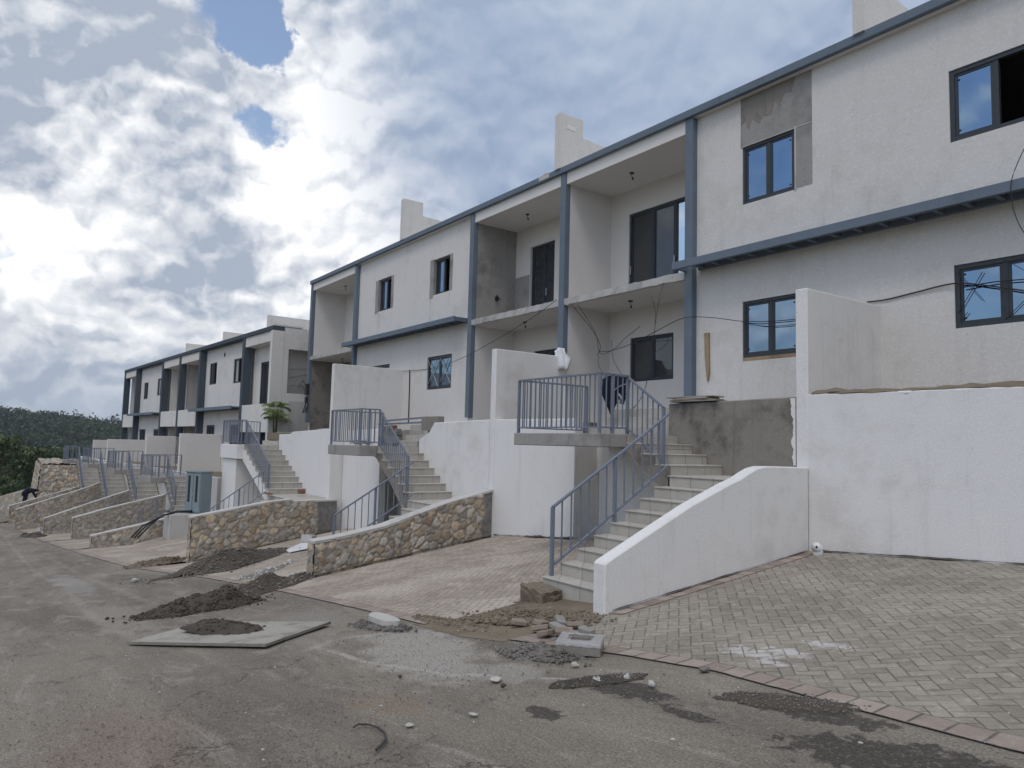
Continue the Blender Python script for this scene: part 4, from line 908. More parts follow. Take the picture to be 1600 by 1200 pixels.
fsolid('partition_wall', 'far white partition wall, first left of the palm', 'wall', (-7.8, -7.6, -1.72, .35, -3.6, .18), 'smooth_paint', FINS)
fsolid('partition_wall', 'far white partition wall, second left of the palm', 'wall', (-15.6, -15.4, -1.62, .35, -3.6, .02), 'smooth_paint', FINS)
fsolid('partition_wall', 'far white partition wall, farthest left before the hill', 'wall', (-23.6, -23.4, -2.3, .35, -3.8, -.28), 'smooth_paint', FINS)
fsolid('partition_wall', 'short white wall at the far end of the far block', 'wall', (-31.6, -31.4, -1.9, .35, -4.5, -.4), 'smooth_paint', FINS)
fsolid('retaining_wall', 'grey concrete retaining wall behind the far staircases', 'wall', (-23.3, -.3, -1.95, -1.75, -5.4, -1.72), 'pale_concrete')
fsolid('retaining_wall', 'bright white retaining wall ending the row beside the rubble mound', 'wall', (-36.5, -23.65, -1.95, -1.75, -6.0, -1.78), 'white_plaster')
m = MB(); m.box(-36.5, -.3, -1.74, .34, -2.2, -1.78); o = m.build('courtyard', 'earth'); o.location = (P0[0], P0[1], 0); o.rotation_euler.z = TH; tag(o, kind='structure')
# white curved wall along the nearest stairs
prof = [(9.84, -.21), (9.15, -.20), (8.80, -.20), (8.62, -.23), (8.45, -.29), (8.29, -.36), (8.05, -.43), (7.77, -.525), (7.27, -.70), (6.5, -1.02), (5.86, -1.29), (5.83, -1.32)]
bm = bmesh.new()
pl = prof+[(5.83, -2.15)]+[(y, float(gz(-6.3, y))-.15) for y in np.linspace(6.2, 9.84, 8)]
vs = [bm.verts.new((-6.4, p[0], p[1])) for p in pl]; f = bm.faces.new(vs); r_ = bmesh.ops.extrude_face_region(bm, geom=[f])
bmesh.ops.translate(bm, vec=(.2, 0, 0), verts=[v for v in r_['geom'] if isinstance(v, bmesh.types.BMVert)])
bmesh.ops.recalc_face_normals(bm, faces=bm.faces)
bmesh.ops.bevel(bm, geom=[e for e in bm.edges if max(v.co.z for v in e.verts) > -1.4 and (len(e.link_faces) == 2 and e.calc_face_angle(0) > 1.2)], offset=.016, segments=1, affect='EDGES')
m = MB(); m.frombm(bm); q = m.build('curved_wall', 'white_plaster', None, off=(-6.3, 5.83, -2.0)); q.location = (-6.3, 5.83, -2.0); tag(q, 'white plastered wall with a curved sloping top beside the nearest stairs', 'wall')

# ------------------------------------------------------------------ stone driveway walls
stone_wall('stone wall of tan rubble with a sloping top, end nearest the road debris', (-14.46, 5.58), (-14.46, 9.83), [(0, -2.0), (.1, -1.95), (.35, -1.77), (.72, -1.31), (1, -1.04)], seed=3, res=.024, plainend=3.95)
stone_wall('stone wall in front of the steps with red blocks, large pale corner stones', (-23.06, 5.2), (-23.06, 9.62), [(0, -2.30), (.5, -1.92), (.66, -1.86), (.67, -1.92), (1, -1.90)], seed=5, res=.028, cell=.20, plainend=3.7)
def fwall_stone(label, s, n0, n1, z, seed, grey, **kw):
    a = loc2w(s, n0)[0]; b_ = loc2w(s, n1)[0]
    return stone_wall(label, a, b_, z, seed=seed, grey=grey, res=.045, cell=.22, **kw)
fwall_stone('lowest rubble wall, knee-high, leading to the utility cabinet', -.02, -6.64, -2.5, [(0, -3.86), (1, -3.0)], 11, .15, wall_group='rubble stone driveway walls')
fwall_stone('grey stone wall with a railing above, second of the far walls', -7.6, -6.23, -2.3, [(0, -3.89), (.35, -3.5), (1, -2.9)], 12, .65)
fwall_stone('grey-brown stone wall, third of the far walls', -15.4, -6.49, -2.0, [(0, -4.62), (.62, -3.62), (1, -3.05)], 13, .5)
fwall_stone('stone wall with pale capping, fourth of the far walls', -23.4, -7.13, -2.2, [(0, -4.78), (.7, -3.6), (1, -3.0)], 14, .3)
fwall_stone('low tan stone wall, farthest in the row before the rubble mound', -31.4, -6.87, -2.2, [(0, -5.2), (1, -3.75)], 15, .1)
a = atX(-30, 785, -80.); b_ = atX(86, 752, -73.)
stone_wall('tan stone boundary wall beyond the bending worker', (a[0], a[1]), (b_[0], b_[1]), [(0, float(a[2])), (1, float(b_[2]))], seed=17, res=.08, cell=.42, thick=.5, cap=.12, cap_mat='stone_pale')
# battered rubble mound
def rubble_mound():
    c = loc2w(-38.5, -3.2)[0]; zb = -7.2; zt = -2.25
    root = empty('stone_bastion', 'tall battered mound of tan rubble masonry beside the white end wall', 'stone wall', (c[0], c[1], zb), TH)
    bx, by, tx, ty, h = 2.7, 1.75, 1.6, 1.35, zt-zb
    def face(A0, A1, B0, B1, nrm, seed):
        A0, A1, B0, B1 = map(np.array, (A0, A1, B0, B1)); U = np.linalg.norm(A1-A0); Wd = np.linalg.norm(B0-A0)
        def fn(u, w_):
            s_ = (u/U)[:, None]; t_ = (w_/Wd)[:, None]; return (A0*(1-s_)+A1*s_)*(1-t_)+(B0*(1-s_)+B1*s_)*t_, nrm
        return rubble_patch(fn, U, Wd, .07, .38, seed, disp=.07)
    lo = [(-bx, -by, 0), (bx, -by, 0), (bx, by, 0), (-bx, by, 0)]; hi = [(-tx, -ty, h), (tx, -ty, h-.25), (tx, ty, h-.3), (-tx, ty, h)]
    rubble_obj('masonry', [face(lo[0], lo[1], hi[0], hi[1], (0, -1, .2), 21), face(lo[1], lo[2], hi[1], hi[2], (1, 0, .2), 22), face(lo[2], lo[3], hi[2], hi[3], (0, 1, .2), 23), face(lo[3], lo[0], hi[3], hi[0], (-1, 0, .2), 24)], root)
    def fn(u, w_): return np.stack([-tx+u/(2*tx)*2*tx, -ty+w_, h-.25*(u/(2*tx))+.25*(fbm(u*3, w_*3, 4)-.4)], -1), (0, 0, 1)
    V, F, C = rubble_patch(fn, 2*tx, 2*ty, .09, .4, 25, disp=.12); C[:, :3] = C[:, :3]*.6+np.array([.33, .31, .28])*.4
    rubble_obj('rough_top', [(V, F, C)], root)
rubble_mound()

# ragged edge of white paint on the bare wall, and dirt gathered in the joints at the wall feet
pts = [(-6.412, -.19), (-6.412, .815)]
for k in range(26): z = .81-1.0*k/25; pts.append((-6.47+.10*(float(fbm(k*.37, 4.2, 31))-.5)+.018*(random.random()-.5), z))
m = MB(); m.prism(pts, 'y', 9.846, 9.852); q = m.build('paint_edge', 'white_plaster', r1, off=tuple(r1.location))
def seam(label, P_, Q_, side, wmax=.07, mt='dirt_dark'):
    P_ = np.array(P_, float); Q_ = np.array(Q_, float); L = np.linalg.norm(Q_-P_); d = (Q_-P_)/L; nn = np.array(side, float); n = int(L/.04); V_ = []; F_ = []
    for k in range(n+1):
        p = P_+d*L*k/n; w_ = wmax*max(.12, float(fbm(p[0]*3.1+p[1]*2.3, p[1]*1.7+9, 12))*2.2-.7); h = .012+.5*w_*float(fbm(p[0]*7+p[1]*5, 3.3, 14))
        for u, z in ((-.02, h), (w_*.45, h*.7), (w_, 0.012)):
            q = p+nn*u; V_.append((q[0], q[1], float(gz(q[0], q[1]))+.016+z))
    for k in range(n):
        for j in range(2): F_.append((k*3+j, k*3+j+1, (k+1)*3+j+1, (k+1)*3+j))
    m = MB(); m.add(V_, F_); o = m.build('joint_dirt', mt, None, smooth=True); return tag(o, label, 'dirt', kind='stuff')
seam('dark dirt along the foot of the right white wall', (-6.15, 9.85), (2.9, 9.85), (0, -1), .06)
seam('dark dirt along the foot of the curved white wall', (-6.2, 5.95), (-6.2, 9.8), (1, 0), .04)
seam('dark dirt along the foot of the white wall under the nearest landing', (-14.2, 9.85), (-11.4, 9.85), (0, -1), .12)
seam('dark dirt along the foot of the tan stone wall', (-14.27, 5.6), (-14.27, 9.8), (1, 0), .10, 'earth')
seam('dark dirt along the foot of the stone wall with pale corner stones', (-22.88, 5.3), (-22.88, 9.5), (1, 0), .12, 'earth')
# ------------------------------------------------------------------ loose material on the ground
_ico = bmesh.new(); bmesh.ops.create_icosphere(_ico, subdivisions=1, radius=1.0)
_ico.verts.index_update(); ICV = np.array([v.co[:] for v in _ico.verts]); ICF = np.array([[v.index for v in f.verts] for f in _ico.faces]); _ico.free()
def stones_mesh(P_, r, seed=0, flat=0.65):
    rg = np.random.default_rng(seed); n = len(P_); k = len(ICV)
    sc = np.asarray(r)[:, None, None]*rg.uniform(.65, 1.3, (n, 1, 3))*np.array([1, 1, flat])
    V = ICV[None]*(1+rg.uniform(-.28, .28, (n, k, 1)))*sc
    a = rg.uniform(0, 6.28, n); ca, sa = np.cos(a)[:, None], np.sin(a)[:, None]
    X = V[:, :, 0]*ca-V[:, :, 1]*sa; Y = V[:, :, 0]*sa+V[:, :, 1]*ca
    V = np.stack([X, Y, V[:, :, 2]], -1)+np.asarray(P_)[:, None, :]
    F = ICF[None]+(np.arange(n)*k)[:, None, None]
    return V.reshape(-1, 3), F.reshape(-1, 3)
def pile(label, cx, cy, rx, ry, rot, h, mt, seed, stone_mt=None, n=250, sr=(.008, .03), group='spoil heaps along the kerb', name='gravel_pile', base=None, cat='gravel pile', peaks=2):
    rg = np.random.default_rng(seed); NR, NA = 26, 72
    ca, sa = math.cos(rot), math.sin(rot)
    pk = [(rg.uniform(-.45, .45), rg.uniform(-.25, .25), rg.uniform(.5, 1)) for _ in range(peaks)]
    def hgt(u, v):
        ang = np.arctan2(v, u); rr = np.hypot(u, v)/(0.80+.40*fbm(np.cos(ang)*1.7+5, np.sin(ang)*1.7+5, seed))
        e = np.clip(1-rr, 0, 1); b = np.zeros_like(u)
        for a_, c_, w_ in pk: b = np.maximum(b, w_*np.exp(-(((u-a_)/.42)**2+((v-c_)/.5)**2)))
        return h*np.minimum(e*3, 1)*(.18+.82*b)*(.55+.9*fbm(u*4+9, v*4*ry/rx+9, seed+1))+.02*h*0, rr
    rr = np.linspace(0, 1, NR); aa = np.linspace(0, 2*np.pi, NA, endpoint=False)
    U = np.outer(rr, np.cos(aa)); Vv = np.outer(rr, np.sin(aa)); edge = 0.80+.40*fbm(np.cos(aa)*1.7+5, np.sin(aa)*1.7+5, seed)
    edge = edge*(.66+.68*fbm(np.cos(aa)*4+9, np.sin(aa)*4+9, seed+5, 5)); U *= edge; Vv *= edge
    H, _ = hgt(U, Vv)
    X = cx+U*rx*ca-Vv*ry*sa; Y = cy+U*rx*sa+Vv*ry*ca
    Zb = gz(X, Y)+wob(X, Y)+.014 if base is None else np.full_like(X, base)
    H = H+.02*h*0+.45*min(h, .16)*(fbm(X*13, Y*13, seed+2)-.5)*np.clip((1-rr)*6, 0, 1)[:, None]
    Z = Zb+np.maximum(H, 0)-.03*(rr[:, None] > .985)
    o = np.array([cx, cy, float(gz(cx, cy)) if base is None else base])
    V = np.stack([X, Y, Z], -1).reshape(-1, 3)-o
    i, j = np.meshgrid(np.arange(NR-1), np.arange(NA), indexing='ij')
    F = np.stack([i*NA+j, (i+1)*NA+j, (i+1)*NA+(j+1) % NA, i*NA+(j+1) % NA], -1).reshape(-1, 4)
    root = empty(name, label, cat, tuple(o), 0, group)
    fast_mesh('heap', V, F, mt, smooth=True, parent=root)
    if n:
        q = rg.uniform(-1, 1, (n*3, 2)); q = q[np.hypot(q[:, 0], q[:, 1]) < 1.08][:n]; q[:n//4] *= 1+.55*rg.uniform(0, 1, (len(q[:n//4]), 1))**2
        hh, _ = hgt(q[:, 0], q[:, 1])
        X = cx+q[:, 0]*rx*ca-q[:, 1]*ry*sa; Y = cy+q[:, 0]*rx*sa+q[:, 1]*ry*ca
        Zb = gz(X, Y)+wob(X, Y)+.010 if base is None else np.full_like(X, base)
        r = rg.uniform(*sr, len(q))*rg.uniform(.3, 1, len(q))*np.where(rg.uniform(0, 1, len(q)) < .05, 1.8, 1); P_ = np.stack([X, Y, Zb+hh+r*.35+.004], -1)-o
        V, F = stones_mesh(P_, r, seed); s_ = fast_mesh('stones', V, F, stone_mt or mt, parent=root); s_['kind'] = 'stuff'
    return root
def seg(p, q):
    c = (p+q)/2; d = q-p; return c, math.hypot(d[0], d[1]), math.atan2(d[1], d[0])
p = onground(205, 968); q = onground(400, 938); c, L, a = seg(p, q)
pile('long heap of dark wet gravel on the road, behind the plank board', c[0], c[1], L*.50, .50, a, .33, 'dirt_dark', 31, 'dirt_dark', 1500, (.010, .034))
p = onground(330, 945); q = onground(490, 893); c, L, a = seg(p, q)
pile('dark earth trail reaching the end of the tan stone wall', c[0], c[1], L*.52, .42, a, .22, 'dirt_dark', 32, 'gravel_grey', 420, (.012, .045))
p = onground(262, 905); q = onground(446, 858); c, L, a = seg(p, q)
pile('broad heap of dark gravel at the foot of the stone wall with pale corner stones', c[0], c[1], L*.50, .75, a, .50, 'dirt_dark', 33, 'gravel_grey', 1600, (.010, .036))
p = onground(380, 905); q = onground(440, 885); c, L, a = seg(p, q)
pile('scatter of pale broken chips along the edge of the dark gravel', c[0], c[1], L*.7, .24, a, .04, 'gravel_grey', 43, 'pale_concrete', 90, (.015, .05))
p = onground(195, 890); q = onground(290, 872); c, L, a = seg(p, q)
pile('tan earth heap left of the broad dark gravel heap', c[0], c[1], L*.5, .5, a, .16, 'rubble_tan', 34, 'rubble_tan', 250, (.015, .05))
pile('grey crushed stone spilled in front of the wrapped block', -5.42, 4.32, .42, .22, .2, .09, 'gravel_grey', 35, 'gravel_grey', 1300, (.005, .026))
pile('tan rubble and broken paving sliding from the foot of the nearest stairs', -6.85, 5.30, .78, .34, .35, .09, 'rubble_tan', 36, 'rubble_tan', 2200, (.006, .034))
pile('low brown dirt ribbon along the kerb, left of the tan rubble', -7.55, 4.62, .85, .14, .0, .05, 'earth', 37, 'rubble_tan', 500, (.005, .018))
pile('small gravel mound under the white slab', -8.05, 4.02, .50, .18, .15, .06, 'gravel_grey', 38, 'gravel_grey', 320, (.01, .03))
p = onground(1130, 1090); q = onground(1338, 1113); c, L, a = seg(p, q)
pile('flat dark wet gravel spread over the reddish kerb on the right', c[0], c[1], L*.52, .15, a, .022, 'dirt_dark', 39, 'gravel_grey', 420, (.005, .012), peaks=1)
p = onground(865, 1073); q = onground(1005, 1058); c, L, a = seg(p, q)
pile('flat dark gravel smear with white scraps left of the two pebbles', c[0], c[1], L*.52, .13, a, .02, 'dirt_dark', 40, 'gravel_grey', 330, (.005, .014), peaks=1)
p = onground(50, 838); pile('small distant dirt mound at the far road edge', p[0], p[1], 2.2, .45, .1, .35, 'dirt_dark', 41, 'dirt_dark', 60, (.03, .06), peaks=1)
p = onground(48, 812); pile('sandy earth bank where the worker bends', -67.5, 4.2, 3.4, 2.6, .3, 1.4, 'rubble_tan', 42, 'rubble_tan', 120, (.04, .10))
# pebbles and crumbs everywhere: uncountable
N_ = 22000; X = RNG.uniform(-22, -1.0, N_)*RNG.uniform(.15, 1, N_)-1.0; Y = RNG.uniform(.3, 5.6, N_)
dn = fbm(X*.55+40, Y*.9, 51); keep = dn+.20*np.exp(-((X+6.3)/2.2)**2-((Y-4.0)/.9)**2) > .585; X, Y = X[keep], Y[keep]
keep = Y < edge_y(X)+.1; X, Y = X[keep], Y[keep]
r = .0025+.006*RNG.uniform(0, 1, len(X))**4; V, F = stones_mesh(np.stack([X, Y, gz(X, Y)+.012], -1), r, 5)
tag(fast_mesh('loose_pebbles', V, F, 'gravel_grey'), 'loose grit and pebbles scattered over the asphalt', 'grit', kind='stuff')
X = RNG.uniform(-12, -1.0, 260); Y = RNG.uniform(1.0, 8.5, 260); r = .004+.009*RNG.uniform(0, 1, 260)**2
V, F = stones_mesh(np.stack([X, Y, gz(X, Y)+.03], -1), r, 6); tag(fast_mesh('plaster_crumbs', V, F, 'stone_pale'), 'pale plaster crumbs scattered on asphalt and pavers', 'grit', kind='stuff')
def rock(label, px, py, r, mt, seed, flat=.7, group=None, name='stone', lift=.02):
    p = onground(px, py, lift); bm = bmesh.new(); bmesh.ops.create_icosphere(bm, subdivisions=3, radius=1.0)
    for v in bm.verts:
        k = 1+.45*(mnoise.noise(v.co*1.1+Vector((seed*7.3, 0, 0))))+.18*mnoise.noise(v.co*3+Vector((0, seed*3.1, 0))); v.co = Vector((v.co.x*k*r, v.co.y*k*r*.75, v.co.z*k*r*flat))
    m = MB(); m.frombm(bm); o = m.build(name, mt, None, smooth=True); o.location = (p[0], p[1], p[2]+r*flat*.4); o.rotation_euler.z = seed*1.7
    return tag(o, label, 'stone', group)
rock('round white pebble on the asphalt, left of a pair', 980, 1064, .028, 'stone_pale', 1, .8)
rock('round white pebble on the asphalt, right of a pair', 1018, 1075, .03, 'stone_pale', 2, .8)
rock('pale stone lying alone on the road left of the tan earth heap', 211, 910, .08, 'stone_pale', 3)
rock('flat pale stone half buried in the long dark heap', 372, 935, .16, 'stone_pale', 4, .3)
rock('white flake of plaster in the middle of the dusty road', 775, 1065, .06, 'stone_pale', 5, .06)
rock('small flat white chip on the road below the flake', 740, 1121, .03, 'stone_pale', 6, .08)
rock('flat white chip on the road near the curved hose', 640, 1138, .032, 'stone_pale', 7, .08)
rock('white crumpled scrap beside the crushed stone', 898, 1043, .035, 'stone_pale', 8, .5)
rock('torn white strip lying in the dark gravel smear', 935, 1066, .055, 'stone_pale', 9, .08)
rock('dark lump of asphalt on the dusty road', 786, 1078, .022, 'dirt_dark', 10, .8)
rock('dark pebble on the road at left of the white trail', 625, 1062, .02, 'dirt_dark', 11, .8)
rock('grey stone on the kerb above the dark gravel smear', 1100, 1052, .045, 'gravel_grey', 12, .5)
# white slab on its small mound
p = onground(598, 980, .06); m = MB(); pts = []
for k in range(30): a = 2*math.pi*k/30; pts.append((.27*math.cos(a)*(1+.12*math.sin(3*a)), .13*math.sin(a)*(1+.15*math.cos(2*a))))
m.prism(pts, 'z', 0, .06); o = m.build('stone_slab', 'stone_pale'); o.location = p; o.rotation_euler.z = .1; tag(o, 'rounded white stone slab lying on a small gravel mound', 'stone')
# board with mud
A = onground(199, 1010); B_ = onground(415, 1014); Cc = onground(516, 978); D_ = A+(Cc-B_)
m = MB(); off = (A+Cc)/2
V_ = [tuple(q+np.array([0, 0, z])) for z in (.024, .050) for q in (A, B_, Cc, D_)]
m.add(V_, [(0, 1, 2, 3), (7, 6, 5, 4), (0, 4, 5, 1), (1, 5, 6, 2), (2, 6, 7, 3), (3, 7, 4, 0)])
root = empty('mixing_board', 'grey plywood mixing board lying on the road with mud on it', 'board', tuple(off))
m.build('panel', 'board_top', root, off=tuple(off)); m = MB()
for a, b_ in ((A, B_), (B_, Cc)): m.bar(a+np.array([0, 0, .037]), b_+np.array([0, 0, .037]), .012, .030)
m.build('edge_batten', 'dark_concrete', root, off=tuple(off))
c = onground(362, 991); pile('heap of dark wet mortar on the mixing board', c[0], c[1], .60, .32, .45, .10, 'dirt_dark', 44, 'dirt_dark', 160, (.008, .025), name='mortar_heap', cat='mortar heap', base=float(off[2])+.052)
# wrapped concrete block
p = onground(907, 1022, .03)
root = empty('wrapped_block', 'hollow concrete block in torn clear plastic wrap at the kerb', 'concrete block', tuple(p), .72)
m = MB(); hx, hy, hh = .195, .165, .10
m.panel(-hx, hx, -hy, hy, 0, hh, [(-.09, .09, -.07, .075)]); V2 = [(v[0], v[2], v[1]) for v in m.V]; m.V = V2
m.build('block', 'dark_concrete', root)
m = MB(); m.box(-.085, .085, -.066, .07, .004, .03); m.build('cavity_dirt', 'brick_red', root)
bm = bmesh.new(); bmesh.ops.create_grid(bm, x_segments=30, y_segments=30, size=1.0)
dl = []
for v in bm.verts:
    x, y = v.co.x*.214, v.co.y*.182; z = hh+.008
    ex = max(0, abs(x)-hx-.004); ey = max(0, abs(y)-hy-.004); z -= 3.0*max(ex, ey)
    if abs(x) < .10 and abs(y) < .082 : dl.append(v)
    n_ = .012*mnoise.noise(Vector((x*22, y*22, 1.3))); v.co = (x if ex == 0 else math.copysign(hx+.006+ex*.15, x), y if ey == 0 else math.copysign(hy+.006+ey*.15, y), z+n_*.6+.006)
bmesh.ops.delete(bm, geom=dl, context='VERTS'); m = MB(); m.frombm(bm); m.build('plastic_wrap', 'plastic_wrap', root, smooth=True)
# stub of concrete below the first step
q = pile('broken tan concrete stub under the lowest step of the nearest stairs', -7.52, 5.88, .30, .24, .2, .02, 'rubble_tan', 45, None, 0, name='concrete_stub', cat='concrete stub', group=None)
bm = bmesh.new(); bmesh.ops.create_cube(bm, size=1); bmesh.ops.subdivide_edges(bm, edges=list(bm.edges), cuts=6, use_grid_fill=True)
for v in bm.verts:
    c_ = v.co.copy(); n_ = mnoise.noise(c_*4)*.05; v.co = Vector((c_.x*.42*(1+2.5*n_), c_.y*.34*(1+2.5*n_), c_.z*.26+n_*.7-.05*c_.x))
m = MB(); m.frombm(bm); o = m.build('block', 'rubble_tan', q); o.location = (-.02, .10, .06); o.rotation_euler.z = .1
# broken pieces of kerb pavers in the rubble
for k, (x, y, rz) in enumerate([(-6.05, 5.05, .3), (-5.85, 4.95, 1.0), (-6.2, 4.92, .7), (-5.7, 5.12, .1), (-6.4, 5.1, 1.9), (-6.0, 5.25, .5), (-5.6, 4.86, 2.4), (-6.65, 4.98, 1.2), (-5.95, 4.80, 2.0), (-6.3, 5.28, 2.7)]):
    m = MB(); m.obox(0, 0, 0, .20-.012*(k % 4), .10+.01*(k % 3), .05, 0, .008, Matrix.Rotation(rz, 4, 'Z') @ Matrix.Rotation(.25*math.sin(k*2.2), 4, 'X') @ Matrix.Rotation(.2*math.cos(k*1.7), 4, 'Y'))
    o = m.build('broken_paver', 'paver_chip' if k % 3 else 'bare_concrete'); o.location = (x, y, float(gz(x, y))+.055)
    tag(o, 'broken reddish or grey paver in the rubble before the wrapped block', 'paver', 'broken pavers by the nearest stairs')
# hose, pipe stub, blocks, sheet
pts = [onground(x, y, .028) for x, y in ((552, 1143), (560, 1139), (575, 1139), (590, 1144), (601, 1153), (602, 1164), (596, 1172), (588, 1179))]
m = MB(); m.tube(pts, .006, 8, .010); o = m.build('hose', 'rubber', None, smooth=True, off=tuple(pts[3])); o.location = pts[3]; tag(o, 'short bent piece of brown rubber hose on the road', 'hose')
p = atY(1281, 858, 9.66); gzp = float(gz(p[0], 9.62))
root = empty('pipe_stub', 'white plastic pipe elbow at the foot of the right white wall', 'pipe', (p[0], 9.62, gzp))
m = MB(); m.tube([(0, 0, -.03), (0, 0, .06), (0, -.012, .10), (.0, -.04, .12), (0, -.07, .12)], .068, 16); m.build('elbow', 'white_plastic', root, smooth=True)
m = MB(); m.tube([(.02, -.0695, .125), (.02, -.073, .125)], .018, 14); m.build('pipe_mouth', 'black_cable', root)
def hollow_block(label, p, rz, mt='pale_concrete', group=None):
    m = MB(); t_ = MB(); t_.panel(-.2, .2, -.1, .1, 0, .19, [(-.165, -.02, -.06, .06), (.02, .165, -.06, .06)]); m.add([(v[0], v[2], v[1]) for v in t_.V], t_.F)
    o = m.build('cinder_block', mt); o.location = tuple(p); o.rotation_euler.z = rz; return tag(o, label, 'concrete block', group)
p = onground(482, 849, .03); hollow_block('grey hollow block on a white sheet behind the tan stone wall', p+np.array([0, 0, .02]), .5)
m = MB(); pts = [onground(x, y, .045) for x, y in ((446, 862), (470, 851), (494, 850), (492, 858), (470, 862), (452, 866))]
m.add(pts, [tuple(range(6))]); m.add([q-np.array([0, 0, .012]) for q in pts], [tuple(range(5, -1, -1))]); tag(m.build('plastic_sheet', 'white_plastic'), 'white plastic sheet on the pavers under a hollow block', 'sheet')
p = onground(63, 830, .02); hollow_block('pale block beside the third far stone wall', p, .3)
m = MB(); pts = [onground(x, y, .05) for x, y in ((29, 822), (66, 817), (70, 821), (44, 826))]; m.add(pts, [(0, 1, 2, 3)]); m.add([q-np.array([0, 0, .06]) for q in pts], [(3, 2, 1, 0), ]); m.F += [(0, 4, 5, 1), (1, 5, 6, 2), (2, 6, 7, 3), (3, 7, 4, 0)]
tag(m.build('sheet_stack', 'slate_paint'), 'dark flat sheets stacked on a far driveway', 'sheet stack')
# red blocks on the third stairs
for lab, px, py, Y in (('reddish broken block on the right end of the lowest step below the palm', 471, 768, 9.3), ('flat reddish brick at the foot of the steps below the palm', 419, 771, 8.3)):
    p = atY(px, py, Y); o_ = MB(); o_.obox(0, 0, 0,   .28 if Y > 9 else .55, .18, .15 if Y > 9 else .05, 0, .015); o = o_.build('red_block', 'brick_red'); o.location = p; tag(o, lab, 'brick')
# stacked boards on the dark concrete wall
root = empty('board_stack', 'thin grey boards stacked on the dark concrete wall under the slate column', 'board stack', (-8.35, 9.95, .82))
for k in range(4): m = MB(); m.obox(-.02*k, .0, .012+.024*k, 1.0-.12*(k % 3), .34, .018, .06*math.sin(k*2.1), .003); m.build('board', ['bare_concrete', 'wood', 'pale_concrete', 'bare_concrete'][k], root)
# plank nailed to the facade
m = MB(); m.prism([(x_*.9876, z_*.9876) for x_, z_ in [(-9.95, 2.42), (-9.83, 2.42), (-9.82, 1.6), (-9.85, 1.42), (-9.87, 1.42), (-9.93, 1.9)]], 'y', 11.905, 11.948); o = m.build('plank', 'wood', None, off=(-9.76, 11.93, 1.40)); o.location = (-9.76, 11.93, 1.40); tag(o, 'worn wooden plank fixed upright to the wall beside the slate column', 'plank')
# plastic bag on the column
# jacket on the railing
def cloth(name, label, cat, poly, Y, mt, fold=.05, thick=.03):
    P_ = [atY(x, y, Y) for x, y in poly]; c = np.mean(P_, 0); bm = bmesh.new()
    f = bm.faces.new([bm.verts.new(tuple(q-c)) for q in P_]); bmesh.ops.triangulate(bm, faces=[f]); bmesh.ops.subdivide_edges(bm, edges=list(bm.edges), cuts=5, use_grid_fill=True)
    for v in bm.verts: v.co.y += fold*mnoise.noise(Vector((v.co.x*7, 0.3, v.co.z*2.0)))*2
    r_ = bmesh.ops.extrude_face_region(bm, geom=list(bm.faces)); bmesh.ops.translate(bm, vec=(0, thick, 0), verts=[q for q in r_['geom'] if isinstance(q, bmesh.types.BMVert)])
    m = MB(); m.frombm(bm); root = empty(name, label, cat, tuple(c)); m.build('cloth', mt, root, smooth=True); return root, c
j, jc = cloth('jacket', 'dark navy jacket with a pale trim hanging behind the nearest landing railing', 'jacket', [(938, 592), (950, 587), (968, 588), (984, 590), (983, 603), (977, 616), (975, 632), (968, 628), (964, 622), (957, 632), (955, 650), (951, 649), (945, 632), (940, 612)], 9.95, 'navy_cloth')
m = MB(); m.tube([atY(x, y, 9.87)-jc for x, y in ((959, 622), (958, 612), (964, 606), (972, 602), (978, 600))], .012); m.tube([atY(x, y, 9.87)-jc for x, y in ((966, 615), (970, 620), (971, 624))], .02)
m.tube([atY(x, y, 9.87)-jc for x, y in ((965, 628), (969, 631), (971, 628), (969, 625), (965, 628))], .008); m.build('trim', 'grey_cloth', j)
cloth('plastic_bag', 'white plastic bag tied to the foot of the middle slate column', 'bag', [(865, 548), (872, 543), (881, 544), (884, 553), (890, 560), (886, 578), (878, 575), (871, 578), (870, 562), (866, 556)], 11.72, 'white_plastic', .035, .05)
# wire heap and bars at the second stairs
m = MB(); c = atY(563, 690, 8.6)
for k in range(16):
    a = random.random()*6.28; pts = [(c[0]+.55*(random.random()-.5)+.25*math.cos(a+t_*.9), c[1]+.3*(random.random()-.5)+.2*math.sin(a+t_*.9), -.09+.10*random.random()+.05*math.sin(t_)) for t_ in range(5)]; m.tube(pts, .01, 5)
o = m.build('wire_heap', 'steel', None, off=(c[0], c[1], -.1)); o.location = (c[0], c[1], -.1); tag(o, 'tangled heap of grey wire on the second landing', 'wire')
m = MB(); a = atY(598, 658, 9.9); b_ = atY(668, 652, 10.6); m.bar(a, b_, .05); m.bar(atY(592, 663, 9.95), atY(659, 660, 10.3), .05); o = m.build('metal_bars', 'rail_paint', None, off=tuple(a)); o.location = a; tag(o, 'loose slate-grey metal bars leaning on the second white wall', 'bars')
for k, (x, y, Y) in enumerate([(607, 676, 9.95), (616, 680, 9.95), (611, 688, 9.9), (603, 692, 9.9), (615, 692, 9.8)]):
    p = atY(x, y, Y); o = hollow_block('stacked hollow block behind the second landing railing', p, .2+.1*k, 'bare_concrete', 'blocks stacked behind the second railing')
p = atY(614, 668, 9.9); m = MB(); m.obox(0, 0, 0, .25, .15, .14, .2, .02); o = m.build('red_block', 'brick_red'); o.location = p; tag(o, 'red brick on top of the stacked blocks behind the second railing', 'brick')
m = MB(); m.box(-17.9, -17.0, 9.87, 10.06, .25, .62); o = m.build('concrete_kerb', 'dark_concrete', None, off=(-17.4, 9.95, .25)); o.location = (-17.4, 9.95, .35); tag(o, 'short dark concrete upstand beside the top of the second stairs', 'wall')
